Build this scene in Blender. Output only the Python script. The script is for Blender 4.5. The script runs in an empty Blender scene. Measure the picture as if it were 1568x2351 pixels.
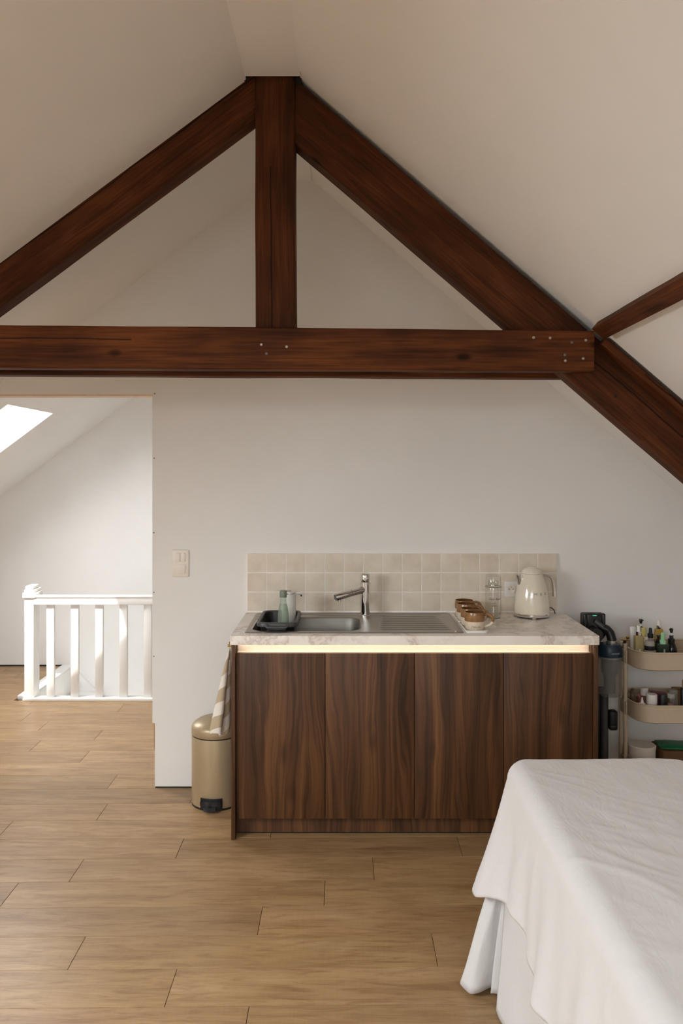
import bpy, bmesh, math, random
from mathutils import Vector, Matrix, noise

random.seed(11)
sc = bpy.context.scene
COL = sc.collection
F, H, CX, CY = 1853.0, 1.644, 787.0, 1083.0     # focal length in pixels, eye height, principal point of a 1568x2351 frame

# ------------------------------------------------------------------ camera, sky, sun, window light, exposure
cam_d = bpy.data.cameras.new('camera')
cam = bpy.data.objects.new('camera', cam_d); COL.objects.link(cam)
cam.location = (0, 0, H); cam.rotation_euler = (math.pi / 2, 0, 0)
cam_d.sensor_fit = 'VERTICAL'; cam_d.sensor_height = 36.0; cam_d.sensor_width = 24.0
cam_d.lens = 36.0 * F / 2351.0
cam_d.shift_x = (784.0 - CX) / 2351.0
cam_d.shift_y = -(1175.5 - CY) / 2351.0
cam_d.clip_start = 0.05
sc.camera = cam
sc.cycles.transparent_max_bounces = 32; sc.cycles.diffuse_bounces = 9; sc.cycles.max_bounces = 16

w = bpy.data.worlds.new('sky'); sc.world = w; w.use_nodes = True
wt = w.node_tree; wn = wt.nodes
_tc = wn.new('ShaderNodeTexCoord'); _sp = wn.new('ShaderNodeSeparateXYZ'); _rp = wn.new('ShaderNodeValToRGB')
wt.links.new(_tc.outputs['Generated'], _sp.inputs[0]); wt.links.new(_sp.outputs[2], _rp.inputs[0])
_rp.color_ramp.elements[0].position = 0.0; _rp.color_ramp.elements[0].color = (0.20, 0.19, 0.17, 1)
_rp.color_ramp.elements[1].position = 0.04; _rp.color_ramp.elements[1].color = (0.90, 0.94, 1.0, 1)
wt.links.new(_rp.outputs[0], wn['Background'].inputs[0])
w.node_tree.nodes['Background'].inputs[1].default_value = 2.2

sun_d = bpy.data.lights.new('sun', 'SUN'); sun = bpy.data.objects.new('sun', sun_d); COL.objects.link(sun)
sun.rotation_euler = Vector((0.64, 1.0, -1.98)).to_track_quat('-Z', 'Y').to_euler()
sun_d.energy = 7.0; sun_d.angle = math.radians(0.9); sun_d.color = (1.0, 0.97, 0.92)

LS, LO = 0.743, 3.434          # left roof slope of the main room: z = LO + LS*x
RS, RO = 0.857, 3.010          # right roof slope: z = RO - RS*x
FS, FO = 0.743, 3.588          # roof slope over the stair room


def area(name, loc, direction, sx, sy, power, color):
    d = bpy.data.lights.new(name, 'AREA'); d.shape = 'RECTANGLE'; d.size = sx; d.size_y = sy
    d.energy = power; d.color = color
    o = bpy.data.objects.new(name, d); COL.objects.link(o); o.location = loc
    o.rotation_euler = Vector(direction).to_track_quat('-Z', 'Y').to_euler()
    return o


nl = Vector((LS, 0, -1)).normalized()        # into the room from the left slope
nr = Vector((-RS, 0, -1)).normalized()
area('skylight_daylight_main', (-2.325 - 0.13, 1.25, LO + LS * -2.325 + 0.17), nl, 1.6, 0.95, 98, (0.935, 0.985, 1.0))
area('added_fill_rear', (1.25 + 0.13, 0.1, RO - RS * 1.25 + 0.17), nr, 1.2, 1.0, 8, (0.935, 0.985, 1.0))  # added fill lamp over an unseen opening in the right roof
area('added_fill_gable', (-0.8, -3.2, 2.95), (0, 1, -0.2), 3.4, 1.9, 172, (0.935, 0.985, 1.0))  # added front fill behind the camera, outside an unseen gable opening
area('skylight_daylight_stairs', (-2.449 - 0.12, 5.345, FO + FS * -2.449 + 0.16), nl, 0.80, 0.98, 47, (0.96, 0.98, 1.0))

vs = sc.view_settings
vs.view_transform = 'Standard'; vs.look = 'None'; vs.exposure = 0.16; vs.gamma = 1.0; vs.use_curve_mapping = False

# ------------------------------------------------------------------ helpers


def px(x, y, Y):
    k = Y / F
    return Vector(((x - CX) * k, Y, H - (y - CY) * k))


def link_mesh(name, me, mat, parent=None):
    o = bpy.data.objects.new(name, me); COL.objects.link(o)
    if mat is not None:
        for m in (mat if isinstance(mat, (list, tuple)) else [mat]):
            me.materials.append(m)
    if parent is not None:
        o.parent = parent
    return o


def obj(name, bm, mat, parent=None, smooth=False, angle=40, loc=None, rot=None):
    bmesh.ops.recalc_face_normals(bm, faces=bm.faces)
    me = bpy.data.meshes.new(name); bm.to_mesh(me); bm.free()
    if smooth:
        me.polygons.foreach_set('use_smooth', [True] * len(me.polygons))
        me.set_sharp_from_angle(angle=math.radians(angle))
    o = link_mesh(name, me, mat, parent)
    if loc is not None: o.location = loc
    if rot is not None: o.rotation_euler = rot
    return o


def thing(name, label, cat, loc=(0, 0, 0), rz=0, group=None):
    o = bpy.data.objects.new(name, None); COL.objects.link(o); o.empty_display_size = 0.1
    o.location = loc; o.rotation_euler = (0, 0, rz)
    tag(o, label, cat, group)
    return o


def tag(o, label, cat, group=None):
    o['label'] = label; o['category'] = cat
    if group: o['group'] = group
    return o


def struct(o):
    o['kind'] = 'structure'; return o


def box(bm, x0, x1, y0, y1, z0, z1, bev=0.0, seg=2, mi=0):
    vs_ = [bm.verts.new(p) for p in ((x0, y0, z0), (x1, y0, z0), (x1, y1, z0), (x0, y1, z0), (x0, y0, z1), (x1, y0, z1), (x1, y1, z1), (x0, y1, z1))]
    fs = [bm.faces.new([vs_[i] for i in q]) for q in ((0, 3, 2, 1), (4, 5, 6, 7), (0, 1, 5, 4), (1, 2, 6, 5), (2, 3, 7, 6), (3, 0, 4, 7))]
    for f in fs: f.material_index = mi
    if bev > 0:
        es = list({e for f in fs for e in f.edges})
        bmesh.ops.bevel(bm, geom=es, offset=bev, segments=seg, profile=0.5, affect='EDGES')
    return fs


def bx(name, x0, x1, y0, y1, z0, z1, mat, parent=None, bev=0.0, seg=2, **k):
    bm = bmesh.new(); box(bm, x0, x1, y0, y1, z0, z1, bev, seg)
    return obj(name, bm, mat, parent, smooth=bev > 0, **k)


def lathe(bm, prof, seg=32, c=(0, 0), mi=0, sx=1.0, sy=1.0):
    rings = []
    for r, z in prof:
        if r < 1e-6:
            rings.append([bm.verts.new((c[0], c[1], z))])
        else:
            rings.append([bm.verts.new((c[0] + sx * r * math.cos(2 * math.pi * i / seg), c[1] + sy * r * math.sin(2 * math.pi * i / seg), z)) for i in range(seg)])
    for a, b in zip(rings, rings[1:]):
        for i in range(seg):
            j = (i + 1) % seg
            if len(a) == 1 and len(b) == 1: continue
            if len(a) == 1: f = bm.faces.new((a[0], b[j], b[i]))
            elif len(b) == 1: f = bm.faces.new((a[i], a[j], b[0]))
            else: f = bm.faces.new((a[i], a[j], b[j], b[i]))
            f.material_index = mi
    return bm


def lt(name, prof, mat, parent=None, seg=32, c=(0, 0), angle=40, **k):
    bm = bmesh.new(); lathe(bm, prof, seg, c)
    return obj(name, bm, mat, parent, smooth=True, angle=angle, **k)


def tube(bm, pts, r, seg=12, caps=True, flat=1.0):
    pts = [Vector(p) for p in pts]; n = len(pts)
    rr = r if isinstance(r, (list, tuple)) else [r] * n
    rings = []; prev = None
    for i, p in enumerate(pts):
        t = (pts[min(i + 1, n - 1)] - pts[max(i - 1, 0)]).normalized()
        if prev is None:
            a = Vector((0, 0, 1)) if abs(t.z) < 0.9 else Vector((0, 1, 0))
            u = t.cross(a).normalized()
        else:
            u = (prev - t * prev.dot(t)).normalized()
        prev = u; v = t.cross(u)
        rings.append([bm.verts.new(p + u * (rr[i] * flat * math.cos(2 * math.pi * k / seg)) + v * (rr[i] * math.sin(2 * math.pi * k / seg))) for k in range(seg)])
    for a, b in zip(rings, rings[1:]):
        for k in range(seg):
            j = (k + 1) % seg
            bm.faces.new((a[k], a[j], b[j], b[k]))
    if caps:
        bm.faces.new(rings[0][::-1]); bm.faces.new(rings[-1])
    return bm


def tb(name, pts, r, mat, parent=None, seg=12, flat=1.0, **k):
    bm = bmesh.new(); tube(bm, pts, r, seg, True, flat)
    return obj(name, bm, mat, parent, smooth=True, **k)


def spline(pts, n=8):
    pts = [Vector(p) for p in pts]; out = []
    P = [pts[0]] + pts + [pts[-1]]
    for i in range(1, len(P) - 2):
        p0, p1, p2, p3 = P[i - 1], P[i], P[i + 1], P[i + 2]
        for k in range(n):
            t = k / n
            out.append(0.5 * ((2 * p1) + (-p0 + p2) * t + (2 * p0 - 5 * p1 + 4 * p2 - p3) * t * t + (-p0 + 3 * p1 - 3 * p2 + p3) * t ** 3))
    out.append(pts[-1])
    return out


def rrect(x0, x1, y0, y1, r, n=6):
    out = []
    for cx, cy, a0 in ((x1 - r, y1 - r, 0), (x0 + r, y1 - r, 90), (x0 + r, y0 + r, 180), (x1 - r, y0 + r, 270)):
        for k in range(n + 1):
            a = math.radians(a0 + 90 * k / n)
            out.append((cx + r * math.cos(a), cy + r * math.sin(a)))
    return out


def loft(bm, loops, cap0=False, cap1=False):
    R = [[bm.verts.new(p) for p in L] for L in loops]
    n = len(R[0])
    for a, b in zip(R, R[1:]):
        for i in range(n):
            j = (i + 1) % n
            bm.faces.new((a[i], a[j], b[j], b[i]))
    if cap0: bm.faces.new(R[0][::-1])
    if cap1: bm.faces.new(R[-1])
    return R


def prism(bm, poly, z0, z1):
    loft(bm, [[(x, y, z0) for x, y in poly], [(x, y, z1) for x, y in poly]], True, True)


def prism_y(bm, poly, y0, y1):
    """poly in (x, z), extruded along y"""
    loft(bm, [[(x, y0, z) for x, z in poly], [(x, y1, z) for x, z in poly]], True, True)


def slab(bm, f, xc, yc, t, skip=()):
    """sloping slab z=f(x)..f(x)+t over the grid of cuts, leaving out the cells in skip"""
    V = {}
    def v(i, j, k):
        if (i, j, k) not in V:
            V[(i, j, k)] = bm.verts.new((xc[i], yc[j], f(xc[i]) + (t if k else 0)))
        return V[(i, j, k)]
    cells = {(i, j) for i in range(len(xc) - 1) for j in range(len(yc) - 1)} - set(skip)
    for i, j in cells:
        bm.faces.new((v(i, j, 0), v(i, j + 1, 0), v(i + 1, j + 1, 0), v(i + 1, j, 0)))
        bm.faces.new((v(i, j, 1), v(i + 1, j, 1), v(i + 1, j + 1, 1), v(i, j + 1, 1)))
        for di, dj, a, b in ((-1, 0, (i, j), (i, j + 1)), (1, 0, (i + 1, j), (i + 1, j + 1)), (0, -1, (i, j), (i + 1, j)), (0, 1, (i, j + 1), (i + 1, j + 1))):
            if (i + di, j + dj) not in cells:
                bm.faces.new((v(*a, 0), v(*b, 0), v(*b, 1), v(*a, 1)))


def text(name, s, size, mat, parent, R=None, z=0.0, shear=0.0, space=1.0, rf=None, a0=0.0, at=None, ext=0.0002, sx=1.0):
    """lettering in the local xz plane facing -y; wrapped round radius R (or rf(z)) if given"""
    c = bpy.data.curves.new('lettering', 'FONT'); c.body = s; c.size = size; c.align_x = 'CENTER'; c.align_y = 'CENTER'
    c.shear = shear; c.space_character = space; c.extrude = ext; c.resolution_u = 3
    t = bpy.data.objects.new('lettering', c); COL.objects.link(t)
    dg = bpy.context.evaluated_depsgraph_get(); dg.update()
    me = bpy.data.meshes.new_from_object(t.evaluated_get(dg))
    bpy.data.objects.remove(t); bpy.data.curves.remove(c)
    for v in me.vertices:
        x, y, d = v.co.x * sx, v.co.y, v.co.z
        zz = y + z
        if R or rf:
            r = (rf(zz) if rf else R) + 0.0005 + d
            a = x / (R or rf(z)) + a0
            v.co = (r * math.sin(a), -r * math.cos(a), zz)
        else:
            v.co = (x, -d, zz)
    me.materials.clear()
    o = link_mesh(name, me, mat, parent)
    if at is not None: o.location = at
    return o


# ------------------------------------------------------------------ materials
def srgb(r, g, b):
    f = lambda c: c / 12.92 if c <= 0.04045 else ((c + 0.055) / 1.055) ** 2.4
    return (f(r / 255), f(g / 255), f(b / 255), 1)


class N:
    def __init__(s, name):
        s.m = bpy.data.materials.new(name); s.m.use_nodes = True
        s.t = s.m.node_tree; s.b = s.t.nodes['Principled BSDF']; s.out = s.t.nodes['Material Output']
    def n(s, kind, **k):
        nd = s.t.nodes.new(kind)
        for a, v in k.items(): setattr(nd, a, v)
        return nd
    def l(s, a, b): s.t.links.new(a, b)
    def coord(s, which='Object', scale=(1, 1, 1), loc=(0, 0, 0)):
        if which == 'World':
            o = s.n('ShaderNodeNewGeometry').outputs['Position']
        else:
            o = s.n('ShaderNodeTexCoord').outputs[which]
        mp = s.n('ShaderNodeMapping'); mp.inputs['Scale'].default_value = scale; mp.inputs['Location'].default_value = loc
        s.l(o, mp.inputs['Vector']); s.mp = mp
        return mp.outputs[0]
    def noise(s, vec, scale, detail=4, rough=0.55, dist=0.0):
        nd = s.n('ShaderNodeTexNoise'); nd.inputs['Scale'].default_value = scale; nd.inputs['Detail'].default_value = detail
        nd.inputs['Roughness'].default_value = rough; nd.inputs['Distortion'].default_value = dist
        s.l(vec, nd.inputs['Vector']); return nd.outputs['Fac']
    def ramp(s, fac, stops):
        nd = s.n('ShaderNodeValToRGB'); e = nd.color_ramp.elements
        while len(e) < len(stops): e.new(0.5)
        for el, (p, c) in zip(e, stops): el.position = p; el.color = c
        s.l(fac, nd.inputs[0]); return nd.outputs[0]
    def mix(s, a, b, fac, mode='MIX'):
        nd = s.n('ShaderNodeMix', data_type='RGBA', blend_type=mode)
        for sock, v in ((nd.inputs['Factor'], fac), (nd.inputs['A'], a), (nd.inputs['B'], b)):
            if hasattr(v, 'links'): s.l(v, sock)
            else: sock.default_value = v
        return nd.outputs['Result']
    def math(s, op, a, b=0.5, c=0.5):
        nd = s.n('ShaderNodeMath', operation=op)
        for sock, v in zip(nd.inputs, (a, b, c)):
            if hasattr(v, 'links'): s.l(v, sock)
            else: sock.default_value = v
        return nd.outputs[0]
    def bump(s, h, strength=0.2, dist=0.002):
        nd = s.n('ShaderNodeBump'); nd.inputs['Strength'].default_value = strength; nd.inputs['Distance'].default_value = dist
        s.l(h, nd.inputs['Height']); s.l(nd.outputs[0], s.b.inputs['Normal']); return nd
    def set(s, **k):
        for a, v in k.items():
            sock = s.b.inputs[a.replace('_', ' ')]
            if hasattr(v, 'links'): s.l(v, sock)
            else: sock.default_value = v
        return s


def simple(name, col, rough=0.5, metal=0.0, var=0.06, nscale=30, bump=0.0, **k):
    m = N(name); v = m.coord('Object')
    f = m.noise(v, nscale, 3)
    lo = tuple(c * (1 - var) for c in col[:3]) + (1,); hi = tuple(min(1, c * (1 + var)) for c in col[:3]) + (1,)
    m.set(Base_Color=m.ramp(f, [(0.3, lo), (0.7, hi)]), Roughness=rough, Metallic=metal, **k)
    if bump: m.bump(f, bump, 0.001)
    return m.m


def plaster(name, col, bump=0.12):
    m = N(name); v = m.coord('World')
    f = m.noise(v, 1.6, 5, 0.6); g = m.noise(v, 90, 3)
    a = tuple(c * 0.97 for c in col[:3]) + (1,); b = tuple(min(1, c * 1.02) for c in col[:3]) + (1,)
    m.set(Base_Color=m.ramp(f, [(0.3, a), (0.7, b)]), Roughness=0.75)
    m.bump(g, bump, 0.0008); return m.m


M_WALL = plaster('wall_paint', (0.845, 0.835, 0.815))
M_CEIL = plaster('ceiling_paint', (0.85, 0.84, 0.82))
M_FAR = plaster('stair_room_plaster', (0.865, 0.86, 0.845), 0.2)
M_WHITE = simple('white_gloss_paint', (0.86, 0.85, 0.83), 0.35, var=0.02, nscale=12)
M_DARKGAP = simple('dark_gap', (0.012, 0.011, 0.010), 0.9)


def floor_mat():
    m = N('oak_laminate')
    oi = m.n('ShaderNodeObjectInfo')
    v = m.coord('Object', (1.0, 7.0, 1.0))
    add = m.n('ShaderNodeVectorMath', operation='MULTIPLY_ADD')
    comb = m.n('ShaderNodeCombineXYZ')
    for i in range(3): m.l(oi.outputs['Random'], comb.inputs[i])
    m.l(comb.outputs[0], add.inputs[0]); add.inputs[1].default_value = (37, 91, 53); m.l(v, add.inputs[2])
    p = add.outputs[0]
    a = m.noise(p, 1.5, 5, 0.55, 0.6); b = m.noise(p, 6, 6, 0.65, 0.9)
    sc2 = m.n('ShaderNodeVectorMath', operation='MULTIPLY'); m.l(p, sc2.inputs[0]); sc2.inputs[1].default_value = (2.5, 10, 1)
    c = m.noise(sc2.outputs[0], 4, 4, 0.6)
    sc3 = m.n('ShaderNodeVectorMath', operation='MULTIPLY'); m.l(p, sc3.inputs[0]); sc3.inputs[1].default_value = (60, 0.6, 1)
    saw = m.noise(sc3.outputs[0], 3, 2)
    base = m.ramp(a, [(0.25, srgb(148, 118, 83)), (0.55, srgb(171, 140, 102)), (0.8, srgb(186, 157, 120))])
    dark = m.ramp(b, [(0.32, srgb(165, 128, 90)), (0.55, (1, 1, 1, 1))])
    x = m.mix(base, dark, 0.46, 'MULTIPLY')
    x = m.mix(x, m.ramp(c, [(0.3, (0.80, 0.76, 0.70, 1)), (0.6, (1, 1, 1, 1))]), 0.55, 'MULTIPLY')
    x = m.mix(x, m.ramp(saw, [(0.35, (0.90, 0.88, 0.85, 1)), (0.6, (1, 1, 1, 1))]), 0.35, 'MULTIPLY')
    x = m.mix(x, oi.outputs['Color'], 1.0, 'MULTIPLY')
    m.set(Base_Color=x, Roughness=0.36, Specular_IOR_Level=0.45)
    m.bump(m.math('ADD', c, saw), 0.10, 0.0006); return m.m


M_FLOOR = floor_mat()


def beam_mat(name, crack=0.0, cx0=-9, cx1=9, amp=0.02, tint=1.0, crack2=None):
    """stained pine, grain along local x; a drying crack runs at local z = crack"""
    m = N(name)
    v = m.coord('Object', (1.2, 14, 14)); a = m.noise(v, 1.3, 6, 0.6, 0.7)
    v2 = m.coord('Object', (3, 90, 90)); b = m.noise(v2, 1.5, 4, 0.6, 0.3)
    v3 = m.coord('Object', (2.2, 3.2, 3.2)); c = m.noise(v3, 1.5, 3, 0.5)
    t = tint
    k = lambda r, g, bl: tuple(ch * t for ch in srgb(r, g, bl)[:3]) + (1,)
    x = m.ramp(a, [(0.25, k(62, 33, 17)), (0.5, k(104, 58, 31)), (0.78, k(130, 76, 43))])
    x = m.mix(x, m.ramp(b, [(0.3, (0.42, 0.37, 0.33, 1)), (0.60, (1.15, 1.12, 1.05, 1))]), 0.75, 'MULTIPLY')
    x = m.mix(x, m.ramp(c, [(0.3, (0.48, 0.46, 0.45, 1)), (0.65, (1.12, 1.1, 1.05, 1))]), 0.85, 'MULTIPLY')
    # knots
    vo = m.n('ShaderNodeTexVoronoi'); vk = m.coord('Object', (2.6, 5.5, 5.5)); m.l(vk, vo.inputs['Vector']); vo.inputs['Scale'].default_value = 1.0
    kn = m.ramp(vo.outputs['Distance'], [(0.045, (0.10, 0.07, 0.05, 1)), (0.10, (1, 1, 1, 1))])
    x = m.mix(x, kn, 0.85, 'MULTIPLY')
    h = b
    sep = m.n('ShaderNodeSeparateXYZ'); tc = m.n('ShaderNodeTexCoord'); m.l(tc.outputs['Object'], sep.inputs[0])
    for cc in ([crack] if crack is not None else []) + ([crack2] if crack2 is not None else []):
        wob = m.noise(m.coord('Object', (2.0, 0.01, 0.01), (cc * 9, 0, 0)), 1.0, 5, 0.6)
        z = m.math('SUBTRACT', sep.outputs[2], m.math('MULTIPLY_ADD', wob, amp * 2, cc - amp))
        d = m.math('ABSOLUTE', z)
        line = m.ramp(d, [(0.0016, (0.06, 0.045, 0.04, 1)), (0.0042, (1, 1, 1, 1))])
        inside = m.math('MULTIPLY', m.math('GREATER_THAN', sep.outputs[0], cx0), m.math('LESS_THAN', sep.outputs[0], cx1))
        x = m.mix(x, line, inside, 'MULTIPLY')
    m.set(Base_Color=m.mix(x, (0.72, 0.72, 0.60, 1), 1.0, 'MULTIPLY'), Roughness=0.66, Specular_IOR_Level=0.16)
    m.bump(h, 0.25, 0.0015); return m.m


def walnut():
    m = N('walnut_laminate')
    wob = m.noise(m.coord('World', (5, 5, 1.1)), 1.0, 3, 0.5)
    base = m.coord('World', (16, 16, 0.75))
    ad = m.n('ShaderNodeVectorMath', operation='MULTIPLY_ADD')
    cb = m.n('ShaderNodeCombineXYZ'); m.l(wob, cb.inputs[0])
    m.l(cb.outputs[0], ad.inputs[0]); ad.inputs[1].default_value = (2.6, 0, 0); m.l(base, ad.inputs[2])
    a = m.noise(ad.outputs[0], 1.0, 4, 0.55, 0.4)
    b4 = m.n('ShaderNodeVectorMath', operation='MULTIPLY'); m.l(ad.outputs[0], b4.inputs[0]); b4.inputs[1].default_value = (5.5, 5.5, 2.0)
    b = m.noise(b4.outputs[0], 1.0, 5, 0.6, 0.2)
    broad = m.noise(m.coord('World', (6.5, 6.5, 0.35), (3, 0, 0)), 1.0, 2)
    fig = m.n('ShaderNodeTexVoronoi'); m.l(m.coord('World', (9, 9, 3.2), (1.3, 0, 0.4)), fig.inputs['Vector']); fig.inputs['Scale'].default_value = 1.0
    x = m.ramp(a, [(0.24, srgb(54, 33, 18)), (0.45, srgb(88, 57, 33)), (0.62, srgb(115, 77, 45)), (0.82, srgb(140, 98, 60))])
    x = m.mix(x, m.ramp(b, [(0.32, (0.34, 0.30, 0.26, 1)), (0.58, (1, 1, 1, 1))]), 0.82, 'MULTIPLY')
    x = m.mix(x, m.ramp(broad, [(0.36, (0.55, 0.53, 0.52, 1)), (0.62, (1.0, 1.0, 1.0, 1))]), 0.9, 'MULTIPLY')
    x = m.mix(x, m.ramp(fig.outputs['Distance'], [(0.06, (0.35, 0.32, 0.3, 1)), (0.22, (1, 1, 1, 1))]), 0.6, 'MULTIPLY')
    m.set(Base_Color=x, Roughness=0.5, Specular_IOR_Level=0.35)
    m.bump(b, 0.12, 0.0006); return m.m


M_WALNUT = walnut()


def marble():
    m = N('marble_laminate')
    v = m.coord('World', (1, 1, 1))
    d = m.noise(v, 2.3, 5, 0.6)
    ad = m.n('ShaderNodeVectorMath', operation='MULTIPLY_ADD'); cb = m.n('ShaderNodeCombineXYZ')
    for i in range(3): m.l(d, cb.inputs[i])
    m.l(cb.outputs[0], ad.inputs[0]); ad.inputs[1].default_value = (1.3, 1.0, 0.6); m.l(v, ad.inputs[2])
    a = m.noise(ad.outputs[0], 2.6, 6, 0.62)
    vein = m.math('ABSOLUTE', m.math('SUBTRACT', a, 0.5))
    x = m.ramp(vein, [(0.0, srgb(208, 197, 187)), (0.022, srgb(231, 224, 217)), (0.07, srgb(245, 240, 234))])
    g = m.noise(v, 5, 4)
    x = m.mix(x, m.ramp(g, [(0.35, (0.90, 0.88, 0.86, 1)), (0.6, (1, 1, 1, 1))]), 0.6, 'MULTIPLY')
    m.set(Base_Color=x, Roughness=0.38); return m.m


M_MARBLE = marble()


def steel(name, rough, col=(0.62, 0.60, 0.57), stretch=(1.0, 40, 40)):
    m = N(name); f = m.noise(m.coord('Object', stretch), 8, 4, 0.6)
    m.set(Base_Color=m.ramp(f, [(0.3, tuple(c * 0.9 for c in col) + (1,)), (0.7, tuple(col) + (1,))]), Metallic=1.0,
          Roughness=m.math('MULTIPLY_ADD', f, 0.12, rough))
    return m.m


M_STEEL = steel('brushed_steel', 0.34, (0.44, 0.42, 0.39))
M_CHROME = steel('chrome', 0.03, (0.80, 0.79, 0.77), (3, 3, 3))
M_BRASS = simple('brass', srgb(196, 160, 92), 0.3, 1.0)
M_GOLD = simple('gilt_metal', srgb(190, 148, 62), 0.35, 0.9)


def tile_mat():
    m = N('cream_glazed_tile'); oi = m.n('ShaderNodeObjectInfo')
    f = m.noise(m.coord('World'), 14, 4, 0.55); g = m.noise(m.coord('World'), 24, 2)
    x = m.ramp(f, [(0.3, srgb(219, 208, 192)), (0.7, srgb(234, 224, 209))])
    x = m.mix(x, m.ramp(oi.outputs['Random'], [(0, (0.95, 0.94, 0.92, 1)), (1, (1.0, 1.0, 1.0, 1))]), 1.0, 'MULTIPLY')
    m.set(Base_Color=x, Roughness=0.22); m.bump(g, 0.15, 0.002); return m.m


M_TILE = tile_mat()
M_GROUT = simple('pale_grout', srgb(248, 245, 240), 0.8)
M_BLACK = simple('black_plastic', (0.011, 0.0115, 0.012), 0.4, bump=0.05, nscale=200)
M_BLACKG = simple('glossy_black_plastic', (0.010, 0.011, 0.012), 0.18)
M_DGREY = simple('dark_grey_plastic', (0.055, 0.055, 0.055), 0.42, bump=0.05, nscale=200)
M_NAVY = simple('navy_plastic', (0.012, 0.030, 0.055), 0.4)
M_WPLASTIC = simple('white_plastic', (0.80, 0.78, 0.75), 0.35, var=0.02)
M_CREAMPL = simple('cream_plastic', srgb(236, 228, 217), 0.4, var=0.02)
M_CREAM = simple('cream_enamel', srgb(232, 224, 206), 0.12, var=0.02, Coat_Weight=0.5)
M_BIN = simple('champagne_lacquer', srgb(182, 163, 132), 0.38, 0.35, var=0.05, nscale=3)
M_TROLLEY = simple('beige_powder_coat', srgb(192, 174, 149), 0.5, var=0.04, nscale=60)
M_BROWNG = simple('brown_glaze', srgb(142, 103, 64), 0.2, var=0.18, nscale=60)
M_BROWNIN = simple('brown_glaze_inside', srgb(104, 68, 38), 0.25, var=0.15)
M_SILVER = simple('silver_lettering', (0.35, 0.33, 0.30), 0.3, 0.8)
M_PRINT = simple('dark_print', (0.05, 0.045, 0.04), 0.6)
M_LIGHTPRINT = simple('pale_print', (0.6, 0.6, 0.58), 0.5)
M_CABLE = simple('black_cable', (0.012, 0.012, 0.012), 0.5)
M_CARD = simple('cardboard', srgb(150, 112, 70), 0.8)
M_WOODCAP = simple('pale_wood_cap', srgb(150, 108, 72), 0.6, var=0.15)
M_MINT = simple('mint_green_plastic', srgb(150, 205, 160), 0.35)
M_MAGENTA = simple('magenta_card', srgb(128, 20, 70), 0.5)
M_PINK = simple('pink_plastic', srgb(190, 100, 110), 0.4)
M_YELLOW = simple('pale_yellow_plastic', srgb(205, 190, 110), 0.4)
M_GREENFOIL = simple('green_foil', srgb(16, 105, 66), 0.35, var=0.25, nscale=90, bump=0.5)
M_GREYPL = simple('grey_rubber', (0.14, 0.14, 0.13), 0.6)


def speckle():
    m = N('speckled_stoneware'); v = m.coord('Object'); f = m.noise(v, 420, 2)
    m.set(Base_Color=m.ramp(f, [(0.30, srgb(120, 92, 66)), (0.36, srgb(216, 203, 182))]), Roughness=0.3); return m.m


M_STONE = speckle()


def glass(name, tint=(0.96, 0.97, 0.96), boost=0.0, rough=0.02):
    m = N(name); m.t.nodes.remove(m.b)
    tr = m.n('ShaderNodeBsdfTransparent'); nz = m.noise(m.coord('Object'), 5, 2)
    t0 = tuple(c * 0.985 for c in tint) + (1,); m.l(m.ramp(nz, [(0.3, t0), (0.7, tuple(tint) + (1,))]), tr.inputs[0])
    gl = m.n('ShaderNodeBsdfGlossy'); gl.inputs['Roughness'].default_value = rough
    lw = m.n('ShaderNodeLayerWeight'); lw.inputs[0].default_value = 0.5      # Schlick reflectance, alike on both faces of a thin wall
    fac = m.math('MULTIPLY_ADD', m.math('POWER', lw.outputs['Facing'], 5.0), 0.9, 0.04 + boost)
    mx = m.n('ShaderNodeMixShader'); m.l(fac, mx.inputs[0]); m.l(tr.outputs[0], mx.inputs[1]); m.l(gl.outputs[0], mx.inputs[2])
    m.l(mx.outputs[0], m.out.inputs[0]); return m.m


def tinted(name, col, rough=0.15, trans=0.6):
    """thin translucent plastic or coloured liquid seen through a glass wall"""
    m = N(name); nz = m.noise(m.coord('Object'), 20, 2)
    c = m.ramp(nz, [(0.3, tuple(x * 0.93 for x in col[:3]) + (1,)), (0.7, col)])
    tr = m.n('ShaderNodeBsdfTransparent'); m.l(c, tr.inputs[0]); m.set(Base_Color=c, Roughness=rough)
    mx = m.n('ShaderNodeMixShader'); mx.inputs[0].default_value = trans
    m.l(m.b.outputs[0], mx.inputs[1]); m.l(tr.outputs[0], mx.inputs[2]); m.l(mx.outputs[0], m.out.inputs[0]); return m.m


M_GLASS = glass('clear_glass', (0.985, 0.988, 0.985), 0.0)
M_PANE = glass('window_glass', (0.99, 0.99, 0.99))
M_SMOKE = tinted('smoky_clear_plastic', (0.80, 0.79, 0.76, 1), 0.10, 0.86)
M_GREENB = tinted('pale_green_plastic', srgb(232, 238, 230), 0.1, 0.80)
M_OIL = tinted('pale_oil_bottle', srgb(196, 182, 130), 0.1, 0.35)
M_AMBERY = tinted('yellow_serum', srgb(214, 180, 90), 0.1, 0.35)
M_DKGREEN = tinted('dark_green_bottle', srgb(60, 74, 62), 0.1, 0.35)
M_FROST = tinted('frosted_plastic', srgb(200, 196, 186), 0.35, 0.4)


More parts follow.
